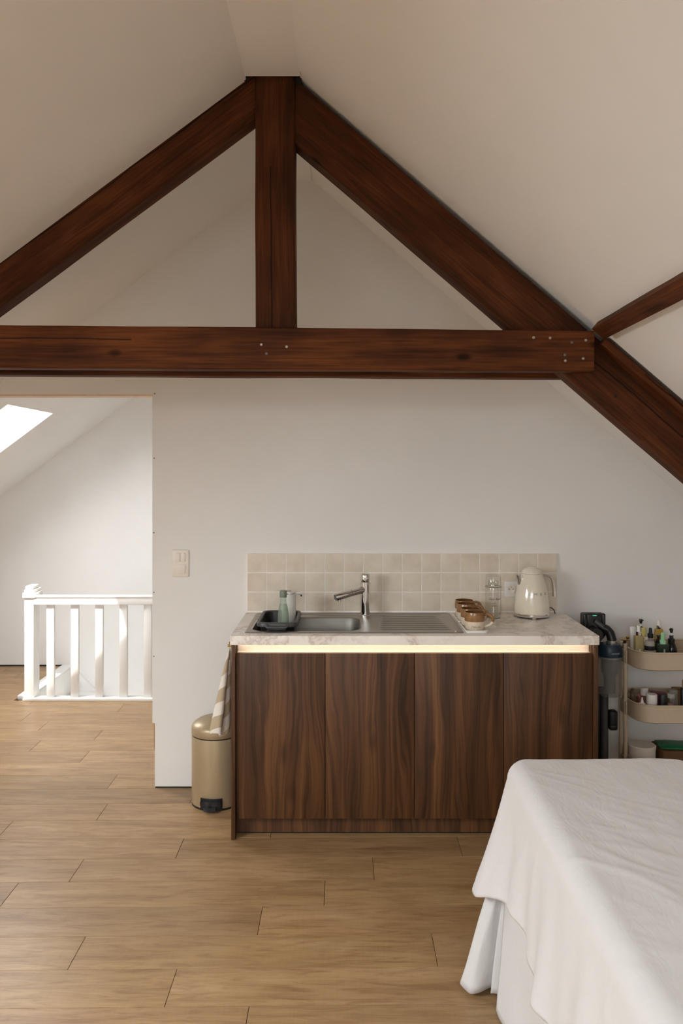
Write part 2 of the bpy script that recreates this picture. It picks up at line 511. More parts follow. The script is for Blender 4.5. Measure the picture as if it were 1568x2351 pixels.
def linen(name, col, scale=1.0):
    m = N(name); v = m.coord('World', (1, 1, 1))
    a = m.noise(m.coord('World', (9, 3.5, 5)), 1.6 * scale, 2, 0.5, 0.8); b = m.noise(v, 55, 4)
    cr = m.noise(m.coord('World', (26, 9, 7)), 1.2 * scale, 2, 0.5, 1.0)
    m.set(Base_Color=m.ramp(b, [(0.3, tuple(c * 0.97 for c in col[:3]) + (1,)), (0.7, col)]), Roughness=0.85, Sheen_Weight=0.1)
    m.bump(m.math('ADD', m.math('MULTIPLY', a, 2.0), m.math('MULTIPLY', m.math('ABSOLUTE', m.math('SUBTRACT', cr, 0.5)), 2.0)), 0.22, 0.004)
    return m.m


M_SHEET = linen('white_cotton', (0.645, 0.632, 0.632, 1))


def towel_mat():
    m = N('striped_linen'); uv = m.n('ShaderNodeUVMap'); sp = m.n('ShaderNodeSeparateXYZ'); m.l(uv.outputs[0], sp.inputs[0])
    st = m.math('FRACT', m.math('MULTIPLY', sp.outputs[1], 3.6))
    f = m.math('GREATER_THAN', st, 0.5)
    x = m.mix(srgb(226, 218, 208), srgb(184, 166, 140), f)
    m.set(Base_Color=x, Roughness=0.9); m.bump(m.noise(m.coord('Object'), 300, 2), 0.3, 0.001); return m.m


M_TOWEL = towel_mat()


def emit(name, col, s):
    m = N(name); m.set(Base_Color=col, Emission_Color=col, Emission_Strength=s); return m.m


M_LED = emit('led_strip', (1.0, 0.70, 0.42, 1), 6.0)
M_GREENLED = emit('green_indicator', (0.05, 0.7, 0.35, 1), 0.35)

# ------------------------------------------------------------------ room shell
bm = bmesh.new(); box(bm, -3.4, 2.5, -1.7, 5.80, -0.10, -0.014); box(bm, -3.5, -2.36, 5.80, 6.9, -0.10, -0.014)
floor = struct(obj('floor', bm, M_DARKGAP))

TH = 0.016; PL = 1.225; PW = 0.1908
ca, sa = math.cos(TH), math.sin(TH)


def clip(poly, ax, lim, keep_less):
    out = []
    for a, b in zip(poly, poly[1:] + poly[:1]):
        ia = (a[ax] <= lim) == keep_less; ib = (b[ax] <= lim) == keep_less
        if ia: out.append(a)
        if ia != ib:
            t = (lim - a[ax]) / (b[ax] - a[ax]); out.append((a[0] + t * (b[0] - a[0]), a[1] + t * (b[1] - a[1])))
    return out


joints = {3.53: -.712, 3.33: -1.098, 3.13: -1.296, 2.945: -.303, 2.745: -.909, 2.55: -.548, 2.36: -.288, 3.72: -1.551, 3.91: -1.163,
          4.10: -.76, 4.295: -1.222, 4.48: -.72, 4.668: -1.49, 4.855: -.62, 5.04: -1.526, 5.225: -1.937, 5.61: -1.544, 5.42: -.9}
tones = {}
row0 = 3.442
k0 = -28
for k in range(k0, 20):
    ya = row0 + k * PW; mid = ya + PW / 2
    key = min(joints, key=lambda q: abs(q - (mid - 0.014)))
    j0 = joints[key] if abs(key - (mid - 0.014)) < 0.09 else random.uniform(-1.2, 0)
    for q in range(-3, 4):
        xa, xb = j0 + q * PL, j0 + (q + 1) * PL
        if xb < -3.4 or xa > 2.45 or mid < -1.65 or mid > 7.0: continue
        g = 0.0009
        rect = [(xa + g, ya + g), (xb - g, ya + g), (xb - g, ya + PW - g), (xa + g, ya + PW - g)]
        poly = [(x * 1.0, y + x * TH) for x, y in rect]
        regs = []
        if max(p[1] for p in poly) > 5.80:
            regs.append(clip(clip(poly, 1, 5.80, True), 0, 2.45, True))
            regs.append(clip(clip(clip(poly, 1, 5.80, False), 0, -2.365, True), 1, 6.83, True))
        else:
            regs.append(clip(poly, 0, 2.45, True))
        for r in regs:
            r = clip(r, 0, -3.4, False) if r else r
            if not r or len(r) < 3: continue
            ctr = Vector((sum(p[0] for p in r) / len(r), sum(p[1] for p in r) / len(r)))
            if max(p[0] for p in r) - min(p[0] for p in r) < 0.03 or max(p[1] for p in r) - min(p[1] for p in r) < 0.02: continue
            L = [(p[0] - ctr.x, p[1] - ctr.y) for p in r]
            b2 = bmesh.new()
            ins = lambda p: (p[0] - math.copysign(0.0006, p[0]), p[1] - math.copysign(0.0006, p[1]))
            loft(b2, [[(x, y, -0.013) for x, y in L], [(x, y, -0.0005) for x, y in L], [(*ins(p), 0.0) for p in L]], True, True)
            o = obj('plank', b2, M_FLOOR, floor, loc=(ctr.x, ctr.y, 0))
            t = random.uniform(0.86, 1.06); o.color = (t, t * random.uniform(0.975, 1.0), t * random.uniform(0.94, 1.0), 1)

# partition wall with the doorway to the stairs (plaster skin of the jamb broken off near the floor)
bm = bmesh.new(); JX = -0.978
zt_ = lambda x: min(3.3, FO + FS * x + 0.10)
prism_y(bm, [(JX, 0), (2.6, 0), (2.6, 3.3), (-0.52, 3.3), (JX, zt_(JX))], 4.20, 4.30)
prism_y(bm, [(-3.5, 0), (-1.95, 0), (-1.95, zt_(-1.95)), (-3.5, zt_(-3.5))], 4.20, 4.30)
prism_y(bm, [(-1.95, 2.047), (JX, 2.047), (JX, zt_(JX)), (-1.95, zt_(-1.95))], 4.20, 4.30)
wall_back = struct(obj('wall_back', bm, M_WALL))
bx('jamb_lining', JX - 0.013, JX, 4.20, 4.30, 0.336, 2.047, M_WALL, wall_back)
bx('bare_stud', JX - 0.006, JX, 4.203, 4.30, 0.20, 0.336, simple('bare_timber', srgb(176, 130, 84), 0.8, var=0.2), wall_back)
bx('head_lining', -1.95, JX - 0.013, 4.203, 4.30, 2.038, 2.0475, simple('beige_edge', srgb(228, 208, 184), 0.8), wall_back)  # beige strip along the door head
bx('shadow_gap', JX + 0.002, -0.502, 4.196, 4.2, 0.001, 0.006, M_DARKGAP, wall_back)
for sx_, sy_ in ((355, 904), (354, 1052), (353, 1223), (353, 1360), (353, 1507)):
    p = px(sx_, sy_, 4.2)
    lt('nail_head', [(0, 0), (0.0035, 0), (0.003, 0.0015), (0, 0.002)], M_GREYPL, wall_back, 10, loc=p, rot=(math.pi / 2, 0, 0))

bm = bmesh.new(); box(bm, -3.0, -2.9, -1.7, 4.20, 0, 1.40); struct(obj('wall_left', bm, M_WALL))
bm = bmesh.new(); box(bm, 2.30, 2.4, -1.7, 4.20, 0, 1.20); struct(obj('wall_right', bm, M_WALL))
bm = bmesh.new(); 
for q in ((-3.0, -1.6, 0, 3.5), (0.4, 2.4, 0, 3.5), (-1.6, 0.4, 0, 0.85), (-1.6, 0.4, 2.45, 3.5)):
    box(bm, q[0], q[1], -1.7, -1.6, q[2], q[3])
struct(obj('wall_front', bm, M_WALL))
w4 = bpy.data.objects.new('added_window_4', None); COL.objects.link(w4); struct(w4)  # added window behind the camera, put in to let the front fill through
bm = bmesh.new()
for q in ((-1.6, 0.4, 0.85, 0.91), (-1.6, 0.4, 2.39, 2.45), (-1.6, -1.54, 0.91, 2.39), (0.34, 0.4, 0.91, 2.39), (-0.63, -0.57, 0.91, 2.39)):
    box(bm, q[0], q[1], -1.68, -1.62, q[2], q[3])
obj('window_frame', bm, M_WHITE, w4); bx('window_pane', -1.54, 0.34, -1.652, -1.648, 0.91, 2.39, M_PANE, w4)
bm = bmesh.new(); slab(bm, lambda x: LO + LS * x, [-3.0, -2.70, -1.95, -0.374], [-1.7, 0.50, 2.02, 4.2], 0.14, [(1, 1)])
ceil_l = struct(obj('ceiling_left', bm, M_CEIL))
bm = bmesh.new(); slab(bm, lambda x: RO - RS * x, [-0.165, 0.85, 1.65, 2.40], [-1.7, -0.4, 0.6, 3.035], 0.14, [(1, 1)])
slab(bm, lambda x: RO - RS * x + 0.016, [-0.165, 2.40], [3.035, 4.2], 0.124)
ceil_r = struct(obj('ceiling_right', bm, M_CEIL))
bm = bmesh.new(); box(bm, -0.376, -0.163, -1.7, 3.085, 3.156, 3.30); box(bm, -0.376, -0.163, 3.20, 4.2, 3.156, 3.30)
box(bm, -0.376, -0.163, 3.085, 3.20, 3.185, 3.30)
struct(obj('ceiling_ridge', bm, M_CEIL))


def skylight(name, f, slope, xa, xb, ya, yb, parent_mat):
    """roof window: lining boards stand in the roof, sash round a pane, in the plane z=f(x)"""
    e = bpy.data.objects.new(name, None); COL.objects.link(e); struct(e); e.empty_display_size = 0.1
    fx = 0.05
    def bar(nm, x0, x1, y0, y1, d0, d1, m):
        b = bmesh.new(); slab(b, lambda x: f(x) + d0, [x0, x1], [y0, y1], d1 - d0); return obj(nm, b, m, e)
    for q in ((xa, xa + fx, ya, yb), (xb - fx, xb, ya, yb), (xa + fx, xb - fx, ya, ya + fx), (xa + fx, xb - fx, yb - fx, yb)):
        bar('window_frame', *q, 0.06, 0.13, M_WHITE)
    bar('window_pane', xa + fx, xb - fx, ya + fx, yb - fx, 0.09, 0.096, M_PANE)
    return e


skylight('window_1', lambda x: LO + LS * x, LS, -2.70, -1.95, 0.50, 2.02, None)
skylight('added_window_2', lambda x: RO - RS * x, -RS, 0.85, 1.65, -0.4, 0.6, None)  # added roof window, unseen, put in for fill from the right

# the room with the stairs, beyond the doorway
SWX, SWY = -2.28, 5.86        # stair opening: its left and near edges
bm = bmesh.new(); slab(bm, lambda x: FO + FS * x, [-3.6, -2.838, -2.06, -0.4], [4.3, 4.96, 5.73, 6.95], 0.14, [(1, 1)])
box(bm, -0.4, 1.0, 4.3, 6.95, FO + FS * -0.4, FO + FS * -0.4 + 0.14)
struct(obj('ceiling_stairs', bm, M_FAR))
skylight('window_3', lambda x: FO + FS * x, FS, -2.90, -2.0, 4.90, 5.79, None)
bm = bmesh.new(); prism_y(bm, [(-3.6, -2.7), (1.0, -2.7), (1.0, 3.3), (-0.4, 3.3), (-3.6, FO - FS * 3.6 + 0.05)], 6.83, 6.95); wall_far = struct(obj('wall_far', bm, M_FAR))
bm = bmesh.new(); box(bm, -3.6, -3.45, 4.3, 6.83, 0, 1.4); struct(obj('wall_stairs_left', bm, M_FAR))
bm = bmesh.new(); box(bm, 0.9, 1.0, 4.3, 6.83, -2.7, 3.5); struct(obj('wall_stairs_right', bm, M_FAR))
bm = bmesh.new(); box(bm, SWX, 0.9, SWY - 0.03, SWY, -2.7, -0.101); box(bm, -2.36, SWX, SWY, 6.83, -2.7, -0.02); box(bm, SWX, 0.9, SWY, 6.83, -2.8, -2.7)
struct(obj('wall_stairwell', bm, M_FAR))
bx('skirting_shadow', -3.45, -2.365, 6.822, 6.83, 0.0, 0.011, M_DARKGAP, wall_far)  # dark strip drawn as the shadow line at the wall's foot
b = px(184, 1543, 6.83); c = px(218, 1578, 6.83); d = (c - b)
bm = bmesh.new(); prism_y(bm, [(b.x - 0.06, b.z + 0.06 * 1.04), (b.x + 1.9, b.z - 1.9 * 1.04), (b.x + 1.9, b.z - 1.9 * 1.04 - 0.3), (b.x - 0.06, b.z - 0.2)], 6.806, 6.83)
obj('stair_skirting', bm, M_WHITE, wall_far)

st = thing('staircase', 'white painted stairs going down behind the white railing', 'stairs', (SWX, SWY, 0))
bx('edge_trim', -0.085, 0.012, 0.003, 0.944, -0.014, 0.018, M_WHITE, st, 0.004)
bx('side_board', 0.0005, 0.008, 0.002, 0.944, -0.21, -0.014, M_WHITE, st)
for i in range(11):
    x = i * 0.235; z = -0.20 - i * 0.19
    bx('tread', x if i else 0.009, x + 0.262, 0.002, 0.945, z - 0.035, z, M_WHITE, st, 0.006)
    if i < 10: bx('riser', x + 0.235, x + 0.248, 0.002, 0.945, z - 0.19, z - 0.035, M_WHITE, st)

# ------------------------------------------------------------------ stair railing
rl = thing('stair_railing', 'white painted wooden railing with square newel post and flat balusters, seen through the doorway', 'railing', (-2.25, 5.80, 0))
po = bx('newel_post', -0.038, 0.030, -0.004, 0.062, 0.0, 0.735, M_WHITE, rl, 0.004)
bx('newel_post', -0.030, 0.024, 0.070, 0.128, 0.0185, 0.735, M_WHITE, rl, 0.004)
bm = bmesh.new()
box(bm, -0.050, 0.044, -0.014, 0.138, 0.735, 0.775, 0.006)
box(bm, -0.040, 0.036, -0.005, 0.130, 0.775, 0.797, 0.006)
box(bm, -0.036, 0.026, 0.000, 0.120, 0.797, 0.822, 0.010)
obj('post_cap', bm, M_WHITE, po, True)
bx('top_rail', 0.028, 1.75, -0.006, 0.050, 0.688, 0.741, M_WHITE, rl, 0.004)
bx('rail_cap', 0.028, 1.75, -0.012, 0.056, 0.741, 0.752, M_WHITE, rl, 0.003)
for i in range(9):
    x = -2.107 + 0.1752 * i + 2.25
    bx('baluster', x - 0.028, x + 0.028, 0.012, 0.042, 0.018, 0.690, M_WHITE, rl, 0.004)
bx('bottom_rail', -0.045, 1.75, -0.020, 0.062, 0.0, 0.019, M_WHITE, rl, 0.003)

# ------------------------------------------------------------------ timber roof truss
tr = thing('timber_truss', 'dark stained timber roof truss with king post spanning the room', 'roof truss', (0, 3.12, 2.02))
TY = 3.12


def beam(name, p0, p1, wh, y0, y1, mat, parent, cut0=0.0, cut1=0.0, wob=0.0025, wh1=None):
    """squared timber from p0 to p1 (x, z of its centre line, world), wh deep in the roof plane, y0..y1 thick"""
    a = Vector((p0[0], 0, p0[1])); b_ = Vector((p1[0], 0, p1[1])); d_ = b_ - a; L = d_.length; ang = math.atan2(d_.z, d_.x)
    wh1 = wh1 or wh
    n = max(6, int(L / 0.09)); loops = []
    sd = random.uniform(0, 50)
    for i in range(n + 1):
        t = i / n; hh = (wh + (wh1 - wh) * t) / 2; loop = []
        for y, z in ((y0, -1), (y1, -1), (y1, 1), (y0, 1)):
            zz = z * hh; c_ = 0.004
            for dy, dz in (((c_, 0), (0, c_)) if (y == y0 and z < 0) else ((-c_, 0), (0, c_)) if z < 0 and y == y1 else ((0, -c_), (-c_, 0)) if y == y1 else ((c_, 0), (0, -c_))):
                pass
            loop.append((y, zz))
        pts = []
        c_ = 0.005
        prof = [(y0, -hh + c_), (y0 + c_, -hh), (y1 - c_, -hh), (y1, -hh + c_), (y1, hh - c_), (y1 - c_, hh), (y0 + c_, hh), (y0, hh - c_)]
        for q, (y, z) in enumerate(prof):
            w_ = wob * noise.noise((t * L * 3.0, sd + (0 if z < 0 else 7), y * 2))
            x = t * L + ((cut0 * z * (1 - t)) + (cut1 * z * t))
            pts.append((x, y - TY, z + w_))
        loops.append(pts)
    b2 = bmesh.new(); loft(b2, loops, True, True)
    o = obj(name, b2, mat, parent, True, 30)
    o.location = Vector((a.x, TY, a.z)) - Vector(parent.location); o.rotation_euler = (0, -ang, 0)
    return o


WB = [beam_mat('stained_pine_a', 0.005, 0.2, 9, 0.03), beam_mat('stained_pine_b', 0.045, -9, 9, 0.02, 0.92), beam_mat('stained_pine_c', 0.015, -9, 0.75, 0.012, 0.8),
      beam_mat('stained_pine_d', 0.03, -9, 0.95, 0.012, 1.1), beam_mat('stained_pine_e', 0.02, 1.5, 9, 0.02, 0.85)]
for nm, y0, y1, xr, m_, dz in (('tie_beam', 3.05, 3.12, 0.950, WB[3], 0), ('tie_beam', 3.215, 3.29, 0.885, WB[0], -0.006)):
    tie = beam(nm, (-1.75, 2.1215 + dz), (xr, 2.1005 + dz), 0.166, y0, y1, m_, tr, wh1=0.152)
    if y0 < 3.1:
        front_tie = tie
for bx_, by_ in ((1225, 775), (1263, 776), (1345, 781), (1298, 828), (1339, 823), (600, 791), (658, 796), (1313, 786), (1297, 815), (612, 812)):
    p = px(bx_, by_, 3.05)
    b2 = bmesh.new(); lathe(b2, [(0, 0), (0.0055, 0), (0.0055, 0.0012), (0.0040, 0.0028), (0.0022, 0.0028), (0.0018, 0.0018), (0, 0.0018)], 12)
    bmesh.ops.rotate(b2, verts=b2.verts, cent=(0, 0, 0), matrix=Matrix.Rotation(math.pi / 2, 3, 'X'))
    o = obj('bolt', b2, simple('dull_steel', (0.42, 0.38, 0.33), 0.5, 0.6) if by_ not in (786, 815, 812) else M_GREYPL, front_tie, True)
    o.matrix_local = Matrix.Rotation(-front_tie.rotation_euler.y, 4, 'Y') @ Matrix.Translation(p - Vector((front_tie.location + tr.location)) )
# rafters
beam('rafter', (-1.75, 2.073), (-0.338, 3.117), 0.172, 3.12, 3.206, WB[1], tr, 0.0, 0.74)
beam('rafter', (-0.185, 3.0385), (2.28, 0.923), 0.190, 3.12, 3.215, WB[4], tr, -0.857, 0.0)
pk = beam('packing_strip', (0.99, 2.140), (2.28, 1.034), 0.030, 3.055, 3.13, WB[0], tr)
beam('king_post', (-0.259, 2.07), (-0.262, 3.184), 0.156, 3.105, 3.222, WB[2], tr, wh1=0.15)
bm = bmesh.new(); prism_y(bm, [(-0.190, 3.140), (-0.160, 3.140), (-0.160, 3.182), (-0.190, 3.182)], 0.0, 0.05)
o = obj('hollow_shade', bm, M_DARKGAP, tr); o.location = Vector((0, 3.118, 0)) - Vector(tr.location)  # dark block painting the shade of the hollow right of the king post
bm = bmesh.new(); prism_y(bm, [(-0.386, 3.150), (-0.368, 3.155), (-0.362, 3.186), (-0.386, 3.182)], 0.0, 0.05)
o = obj('hollow_shade', bm, M_DARKGAP, tr); o.location = Vector((0, 3.112, 0)) - Vector(tr.location)  # dark block painting the shade of the small hollow left of the post
for hx, hy in ((1413, 910), (1470, 929), (1536, 949), (1457, 942)):
    p = px(hx, hy, 3.12); r_ = 0.0055 if hx in (1413, 1536) else 0.003
    b2 = bmesh.new(); lathe(b2, [(0, 0.001), (r_, 0.001), (r_, -0.01), (0, -0.01)], 12)
    o = obj('bolt_hole', b2, M_DARKGAP, tr); o.location = p - Vector(tr.location); o.rotation_euler = (math.pi / 2, 0, 0)

# purlin on the right slope, running towards the viewer
pu = thing('purlin', 'slim dark timber purlin running forward under the right roof slope', 'beam', (0.99, 2.98, 2.1))
nv = Vector((-0.651, 0, -0.759)); dv = Vector((0.759, 0, -0.651))
T0 = Vector((0.945, 0, RO - RS * 0.945)); hh, ww = 0.036, 0.060
sec = [T0 - nv * 0.02, T0 + nv * hh, T0 + nv * hh + dv * ww, T0 - nv * 0.02 + dv * ww]
ny = 30; loops = []
for i in range(ny + 1):
    y = 2.99 - i * (2.99 + 1.6) / ny
    loops.append([(y, *(p.x + 0.0015 * noise.noise((y * 4, 3, q)), p.z + 0.0015 * noise.noise((y * 4, 9, q)))) for q, p in enumerate(sec)])
b2 = bmesh.new()
loft(b2, [[(y - 2.98, -(x - 0.99), z - 2.1) for y, x, z in L] for L in loops], True, True)
o = obj('purlin_timber', b2, WB[3], pu); o.rotation_euler = (0, 0, math.pi / 2)

# ------------------------------------------------------------------ light switch
p = px(415, 1293, 4.2)
sw = thing('light_switch', 'cream double rocker light switch plate beside the doorway', 'switch', p)
bx('plate', -0.043, 0.043, -0.011, 0.0, -0.070, 0.070, M_CREAMPL, sw, 0.004)
for x0, x1, z0, z1 in ((-0.025, -0.001, 0.008, 0.054), (0.001, 0.025, 0.008, 0.054), (-0.025, 0.025, -0.052, -0.006)):
    bx('rocker', x0, x1, -0.0155, -0.010, z0, z1, M_CREAMPL, sw, 0.002)

# ------------------------------------------------------------------ backsplash tiles (part of the wall)
X0 = (567.5 - CX) * 4.19 / F; TP = 0.1005; Z1 = px(0, 1270, 4.19).z
bx('grout_bed', X0 + 0.001, X0 + 16 * TP - 0.001, 4.1855, 4.2, Z1 - 3 * TP - 0.006, Z1 - 0.001, M_GROUT, wall_back)
for r in range(3):
    for c_ in range(16):
        x = X0 + c_ * TP; z = Z1 - (r + 1) * TP
        b2 = bmesh.new(); n = 4; hw = TP / 2 - 0.0015; V = []
        sd = random.uniform(0, 90)
        tx_, tz_ = random.uniform(-0.008, 0.008), random.uniform(-0.008, 0.008)
        for j in range(n + 1):
            for i in range(n + 1):
                u, v_ = (i / n * 2 - 1), (j / n * 2 - 1)
                edge = max(abs(u), abs(v_)) > 0.99
                d_ = (-0.0062 if edge else -0.0072) + (0 if edge else 0.0010 * noise.noise((u * 1.3 + sd, v_ * 1.3, sd))) + tx_ * u * 0.05 + tz_ * v_ * 0.05
                s_ = 0.988 + 0.008 * noise.noise((u * 2, v_ * 2, sd + 5))
                V.append(b2.verts.new((u * hw * s_, d_, v_ * hw * s_)))
        for j in range(n):
            for i in range(n):
                b2.faces.new((V[j * (n + 1) + i], V[j * (n + 1) + i + 1], V[(j + 1) * (n + 1) + i + 1], V[(j + 1) * (n + 1) + i]))
        rim = [e for e in b2.edges if e.is_boundary]
        ex = bmesh.ops.extrude_edge_only(b2, edges=rim)
        for g_ in ex['geom']:
            if isinstance(g_, bmesh.types.BMVert): g_.co.y = 0.004
        obj('tile', b2, M_TILE, wall_back, True, 60, loc=(x + TP / 2, 4.19, z + TP / 2))

# socket on the tiles
p = px(1172.5, 1352, 4.182)
so = thing('wall_socket', 'white single wall socket with round recess behind the kettle', 'socket', p)
bx('frame', -0.0355, 0.0355, -0.009, 0.0, -0.041, 0.041, M_WPLASTIC, so, 0.003)
bx('insert', -0.023, 0.023, -0.012, -0.008, -0.025, 0.025, M_WPLASTIC, so, 0.002)
lt('recess', [(0.0205, 0.0135), (0.019, 0.0135), (0.018, 0.0125), (0.0178, 0.0124), (0, 0.0124)], M_CREAMPL, so, 28, rot=(math.pi / 2, 0, 0))
for dx, dz in ((-0.0095, 0), (0.0095, 0), (0, 0.0)):
    lt('contact_hole' if dz == 0 and dx else 'earth_pin', [(0, 0.0135), (0.0024, 0.0135), (0.0024, 0.0124)], M_DARKGAP if dx else M_SILVER, so, 10, loc=(dx, 0, 0.011 if not dx else 0), rot=(math.pi / 2, 0, 0))

# ------------------------------------------------------------------ kitchen unit
CXC = 0.3205
cab = thing('kitchen_cabinet', 'walnut kitchenette base unit with four plain doors under a marble worktop', 'cabinet', (CXC, 3.9, 0))
W2 = 0.818
def cb(name, x0, x1, y0, y1, z0, z1, mat, bev=0.0, parent=cab): return bx(name, x0 - CXC, x1 - CXC, y0 - 3.9, y1 - 3.9, z0, z1, mat, parent, bev)
cb('side_panel', -0.498, -0.4805, 3.600, 4.18, 0.002, 0.872, M_WALNUT, 0.0008)
cb('side_panel', 1.1215, 1.139, 3.600, 4.18, 0.002, 0.872, M_WALNUT, 0.0008)
cb('carcass', -0.480, 1.121, 3.66, 4.18, 0.09, 0.745, M_WALNUT)
cb('back_panel', -0.480, 1.121, 4.165, 4.18, 0.825, 0.871, M_WALNUT)
cb('light_channel', -0.476, 1.1175, 3.668, 3.672, 0.826, 0.871, M_WPLASTIC)
cb('channel_lip', -0.476, 1.1175, 3.643, 3.672, 0.825, 0.8285, M_WPLASTIC)
cb('light_strip', -0.470, 1.111, 3.652, 3.662, 0.8675, 0.8715, M_LED)
cb('end_cap', -0.4804, -0.4765, 3.63, 3.672, 0.826, 0.871, M_WALNUT); cb('end_cap', 1.118, 1.1212, 3.63, 3.672, 0.826, 0.871, M_WALNUT)
for i in range(4):
    x = -0.4795 + i * 0.400
    cb('door', x + 0.0015, x + 0.3985, 3.620, 3.640, 0.088, 0.8285, M_WALNUT, 0.0006)
cb('plinth', -0.480, 1.121, 3.664, 3.68, 0.008, 0.088, M_WALNUT)
cb('plinth_shade', -0.480, 1.121, 3.672, 3.70, 0.0, 0.009, M_DARKGAP)  # black filler painting the shade under the plinth

# worktop with the sink cut-out
WT = 0.913
bm = bmesh.new()
slab(bm, lambda x: WT - 0.041, [-0.502, -0.42, 0.10, 1.1425], [3.592, 3.69, 4.09, 4.186], 0.041, [(1, 1)])
ct = obj('worktop', bm, M_MARBLE)
md = ct.modifiers.new('edge', 'BEVEL'); md.width = 0.0015; md.segments = 2; md.limit_method = 'ANGLE'
tag(ct, 'pale marble effect worktop on the walnut kitchen unit', 'worktop')

# sink
SX0, SX1, SY0, SY1 = -0.447, 0.550, 3.652, 4.165
sk = thing('kitchen_sink', 'inset stainless steel sink with ribbed drainer on the right', 'sink', (0.05, 3.9, WT))
def S(x, y, z): return (x - 0.05, y - 3.9, z)
BX0, BX1, BY0, BY1 = -0.425, 0.083, 3.705, 4.045
outer = rrect(SX0, SX1, SY0, SY1, 0.015, 6); o2 = rrect(SX0 + 0.006, SX1 - 0.006, SY0 + 0.006, SY1 - 0.006, 0.012, 6)
o3 = rrect(SX0 + 0.014, SX1 - 0.014, SY0 + 0.014, SY1 - 0.014, 0.010, 6)
def bas(i, r): return rrect(BX0 + i, BX1 - i, BY0 + i, BY1 - i, r, 6)
bm = bmesh.new()
loft(bm, [[S(x, y, 0.0005) for x, y in outer], [S(x, y, 0.004) for x, y in o2], [S(x, y, 0.0015) for x, y in o3],
          [S(x, y, 0.0015) for x, y in bas(-0.008, 0.078)], [S(x, y, 0.0005) for x, y in bas(-0.002, 0.072)]])
obj('sink_deck', bm, M_STEEL, sk, True, 50)
bm = bmesh.new()
loft(bm, [[S(x, y, 0.0005) for x, y in bas(-0.002, 0.072)], [S(x, y, -0.006) for x, y in bas(0.002, 0.07)],
          [S(x, y, -0.06) for x, y in bas(0.006, 0.068)], [S(x, y, -0.135) for x, y in bas(0.014, 0.062)], [S(x, y, -0.150) for x, y in bas(0.035, 0.05)],
          [S(x, y, -0.155) for x, y in bas(0.09, 0.04)]], False, True)
obj('sink_bowl', bm, steel('satin_steel', 0.46, (0.30, 0.285, 0.26)), sk, True, 50)
for i in range(8):
    y = 3.735 + i * 0.047
    x0, x1 = 0.165 + 0.004 * i, 0.505 - 0.004 * i
    b2 = bmesh.new(); tube(b2, [S(x0, y, 0.0008), S(x0 + 0.02, y, 0.0022), S(x1 - 0.02, y, 0.0022), S(x1, y, 0.0008)], [0.001, 0.005, 0.005, 0.001], 10, True, 1.0)
    for v in b2.verts: v.co.z = 0.001 + (v.co.z - 0.001) * 0.6
    obj('drainer_rib', b2, M_STEEL, sk, True)
lt('waste_control', [(0.010, 0.001), (0.010, 0.004), (0.007, 0.006), (0, 0.006)], M_CHROME, sk, 20, loc=S(0.517, 3.685, 0))
tb('deck_ridge', [S(-0.40, 4.125, 0.002), S(0.50, 4.125, 0.002)], 0.0035, M_STEEL, sk, 8)

# tap
tp = thing('kitchen_tap', 'chrome pull-out kitchen tap with straight angled spout behind the sink bowl', 'tap', (0.113, 4.085, WT + 0.0016))
lt('column', [(0, 0), (0.027, 0), (0.027, 0.004), (0.0235, 0.006), (0.0235, 0.172), (0.0215, 0.1735), (0, 0.1735)], M_CHROME, tp, 36)
lv = lt('lever', [(0, 0.1745), (0.0225, 0.1745), (0.0232, 0.176), (0.0232, 0.212), (0.021, 0.215), (0.0, 0.2155)], M_CHROME, tp, 36)
tb('lever_pin', [(0.010, 0.004, 0.205), (0.018, 0.012, 0.207)], 0.006, M_CHROME, tp, 10)
q0 = Vector((-0.005, -0.006, 0.135)); q1 = Vector((-0.150, -0.085, 0.106)); dq = (q1 - q0)
sp = tb('spout', [q0, q0 + dq * 0.45], 0.0175, M_CHROME, tp, 20)
tb('pull_out_head', [q0 + dq * 0.46, q0 + dq * 0.60, q0 + dq * 0.98, q1], [0.0172, 0.0182, 0.0182, 0.0165], M_CHROME, tp, 20)
tb('spout_tip', [q1 - dq * 0.01, q1 + dq * 0.006], 0.0135, M_GREYPL, tp, 20)
tb('aerator', [q0 + dq * 0.86 + Vector((0, 0, -0.012)), q0 + dq * 0.86 + Vector((0, 0, -0.026))], 0.0075, M_CHROME, tp, 16)

# dish tub in the bowl
RZ = 0.945
dt = thing('dish_tub', 'black plastic dish tub with grey rim and folded handles sitting in the sink bowl', 'dish tub', (-0.302, 3.885, RZ - 0.1855))
def tubl(i, r): return rrect(-0.098 + i, 0.094 - i, -0.175 + i, 0.170 - i, r, 5)
bm = bmesh.new()
loft(bm, [[(x, y, 0.0) for x, y in tubl(0.045, 0.03)], [(x, y, 0.012) for x, y in tubl(0.034, 0.04)], [(x, y, 0.1755) for x, y in tubl(0.014, 0.04)], [(x, y, 0.1855) for x, y in tubl(0.012, 0.04)],
          [(x, y, 0.1835) for x, y in tubl(0.016, 0.038)], [(x, y, 0.0605) for x, y in tubl(0.032, 0.035)]], True, True)
obj('tub_body', bm, M_BLACK, dt, True)
bm = bmesh.new()
loft(bm, [[(x, y, z) for x, y in tubl(i, 0.04 - i * 0.3)] for i, z in ((0.012, 0.1725), (0.0, 0.1705), (0.0, 0.1855), (0.003, 0.1895), (0.013, 0.1895), (0.0155, 0.1865), (0.0155, 0.1725))])
obj('tub_rim', bm, M_DGREY, dt, True)
